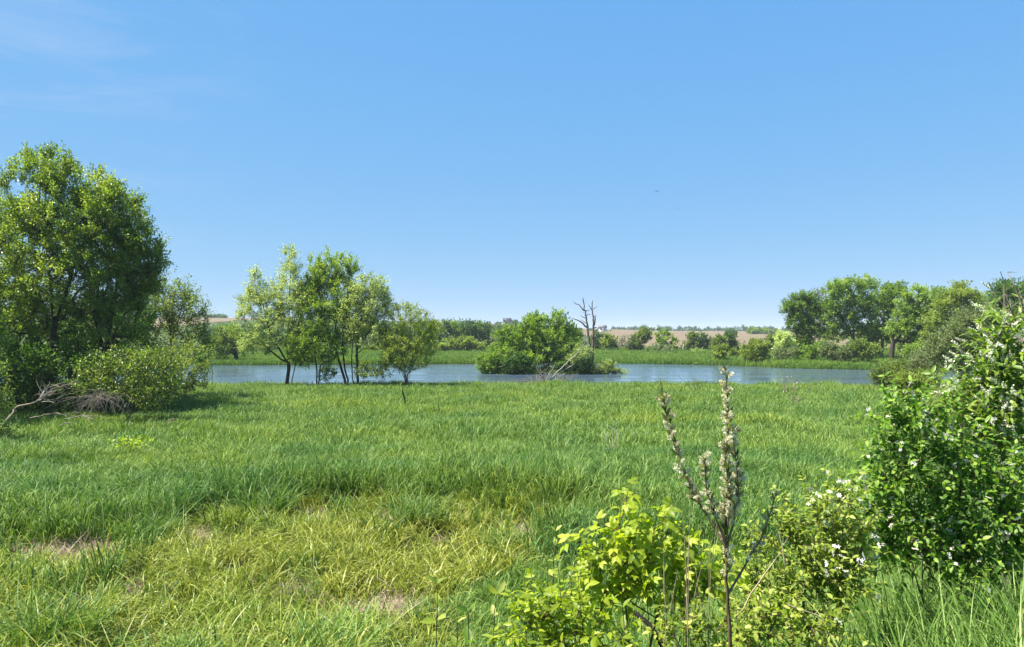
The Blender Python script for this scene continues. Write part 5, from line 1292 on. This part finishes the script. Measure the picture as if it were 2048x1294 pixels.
lp = np.array(lp); ld = norm(np.array(ld)); put_pieces(ws, B, 'leaf', 'foliage', leaf_shape(1, .26, .15, .15, .9), 'saplg', lp, frames(ld, rs.randn(len(lp), 3)), .042 * (.6 + .7 * rs.rand(len(lp))), rs, limit=280, grid=3)
# dry straw stalks beside it
B = W(1370, 1290, 3.7); B[2] = float(height(B[0], B[1])); ds = thing('dry_stalks', 'bunch of upright straw coloured stalks left of the dark sapling stem', 'dry stalks', B); rs = RS(802)
for k in range(22):
    px = 1325 + 105 * rs.rand(); top = 1060 + 130 * rs.rand() if k > 5 else 985 + 60 * rs.rand(); dd = 3.7 + rs.randn() * .12
    b0 = W(px, 1330, dd); b0[2] = B[2] - .05
    limb([b0, W(px + rs.randn() * 5, 1200, dd), W(px + rs.randn() * 12, top, dd)], .0032, .0012, 'straw_stem', ds, B, name='stalk', sides=4, step=.3)
B = W(1300, 1255, 3.7); fb2 = thing('branch_stub', 'black broken branch stub under the lime sapling', 'branch', B)
limb([W(1270, 1225, 3.75), W(1300, 1252, 3.7), W(1335, 1300, 3.65), W(1350, 1420, 3.65)], .012, .02, 'char', fb2, B, name='shaft', sides=6, step=.08, rs=rs, wig=.004)
limb([W(1300, 1252, 3.7), W(1290, 1262, 3.68)], .009, .006, 'char', fb2, B, name='knot', sides=5, step=.03)
for x0, y0, x1, y1, lb in ((1470, 1235, 1560, 1105, 'pale dry stem slanting up to the right behind the low shrub'), (1575, 1210, 1680, 1255, 'grey dry stem slanting down to the right among the low shrubs'), (1570, 1130, 1556, 1060, 'short tan dry stem above the low shrub')):
    c = W((x0 + x1) / 2, (y0 + y1) / 2, 3.6); st = thing('dead_plant', lb, 'dead plant', c)
    limb([W(x0, y0, 3.6), W((x0 + x1) / 2 + 3, (y0 + y1) / 2 - 4, 3.6), W(x1, y1, 3.62)], .005, .002, 'straw_stem', st, c, name='shaft', sides=5, step=.06, rs=rs, wig=.003)
    limb([W((x0 + x1) / 2 + 3, (y0 + y1) / 2 - 4, 3.6), W((x0 + x1) / 2 + 14, (y0 + y1) / 2 - 22, 3.62)], .003, .001, 'straw_stem', st, c, name='side_twig', sides=4, step=.06)

# ------------------------------------------------------------------ haze
hv, hf = box(-3050, 3050, -60, 3400, -30, 44)
hm = bpy.data.materials.new('haze'); hm.use_nodes = True; hn = hm.node_tree.nodes; hn.clear()
pv = hn.new('ShaderNodeVolumePrincipled'); pv.inputs['Color'].default_value = (.80, .90, 1.0, 1); pv.inputs['Density'].default_value = HAZE
ho = hn.new('ShaderNodeOutputMaterial'); hm.node_tree.links.new(pv.outputs[0], ho.inputs['Volume'])
hz = link('haze', mesh_np('haze', hv, hf, [hm])); tag(hz, 'pale blue air haze over the valley', kind='stuff')
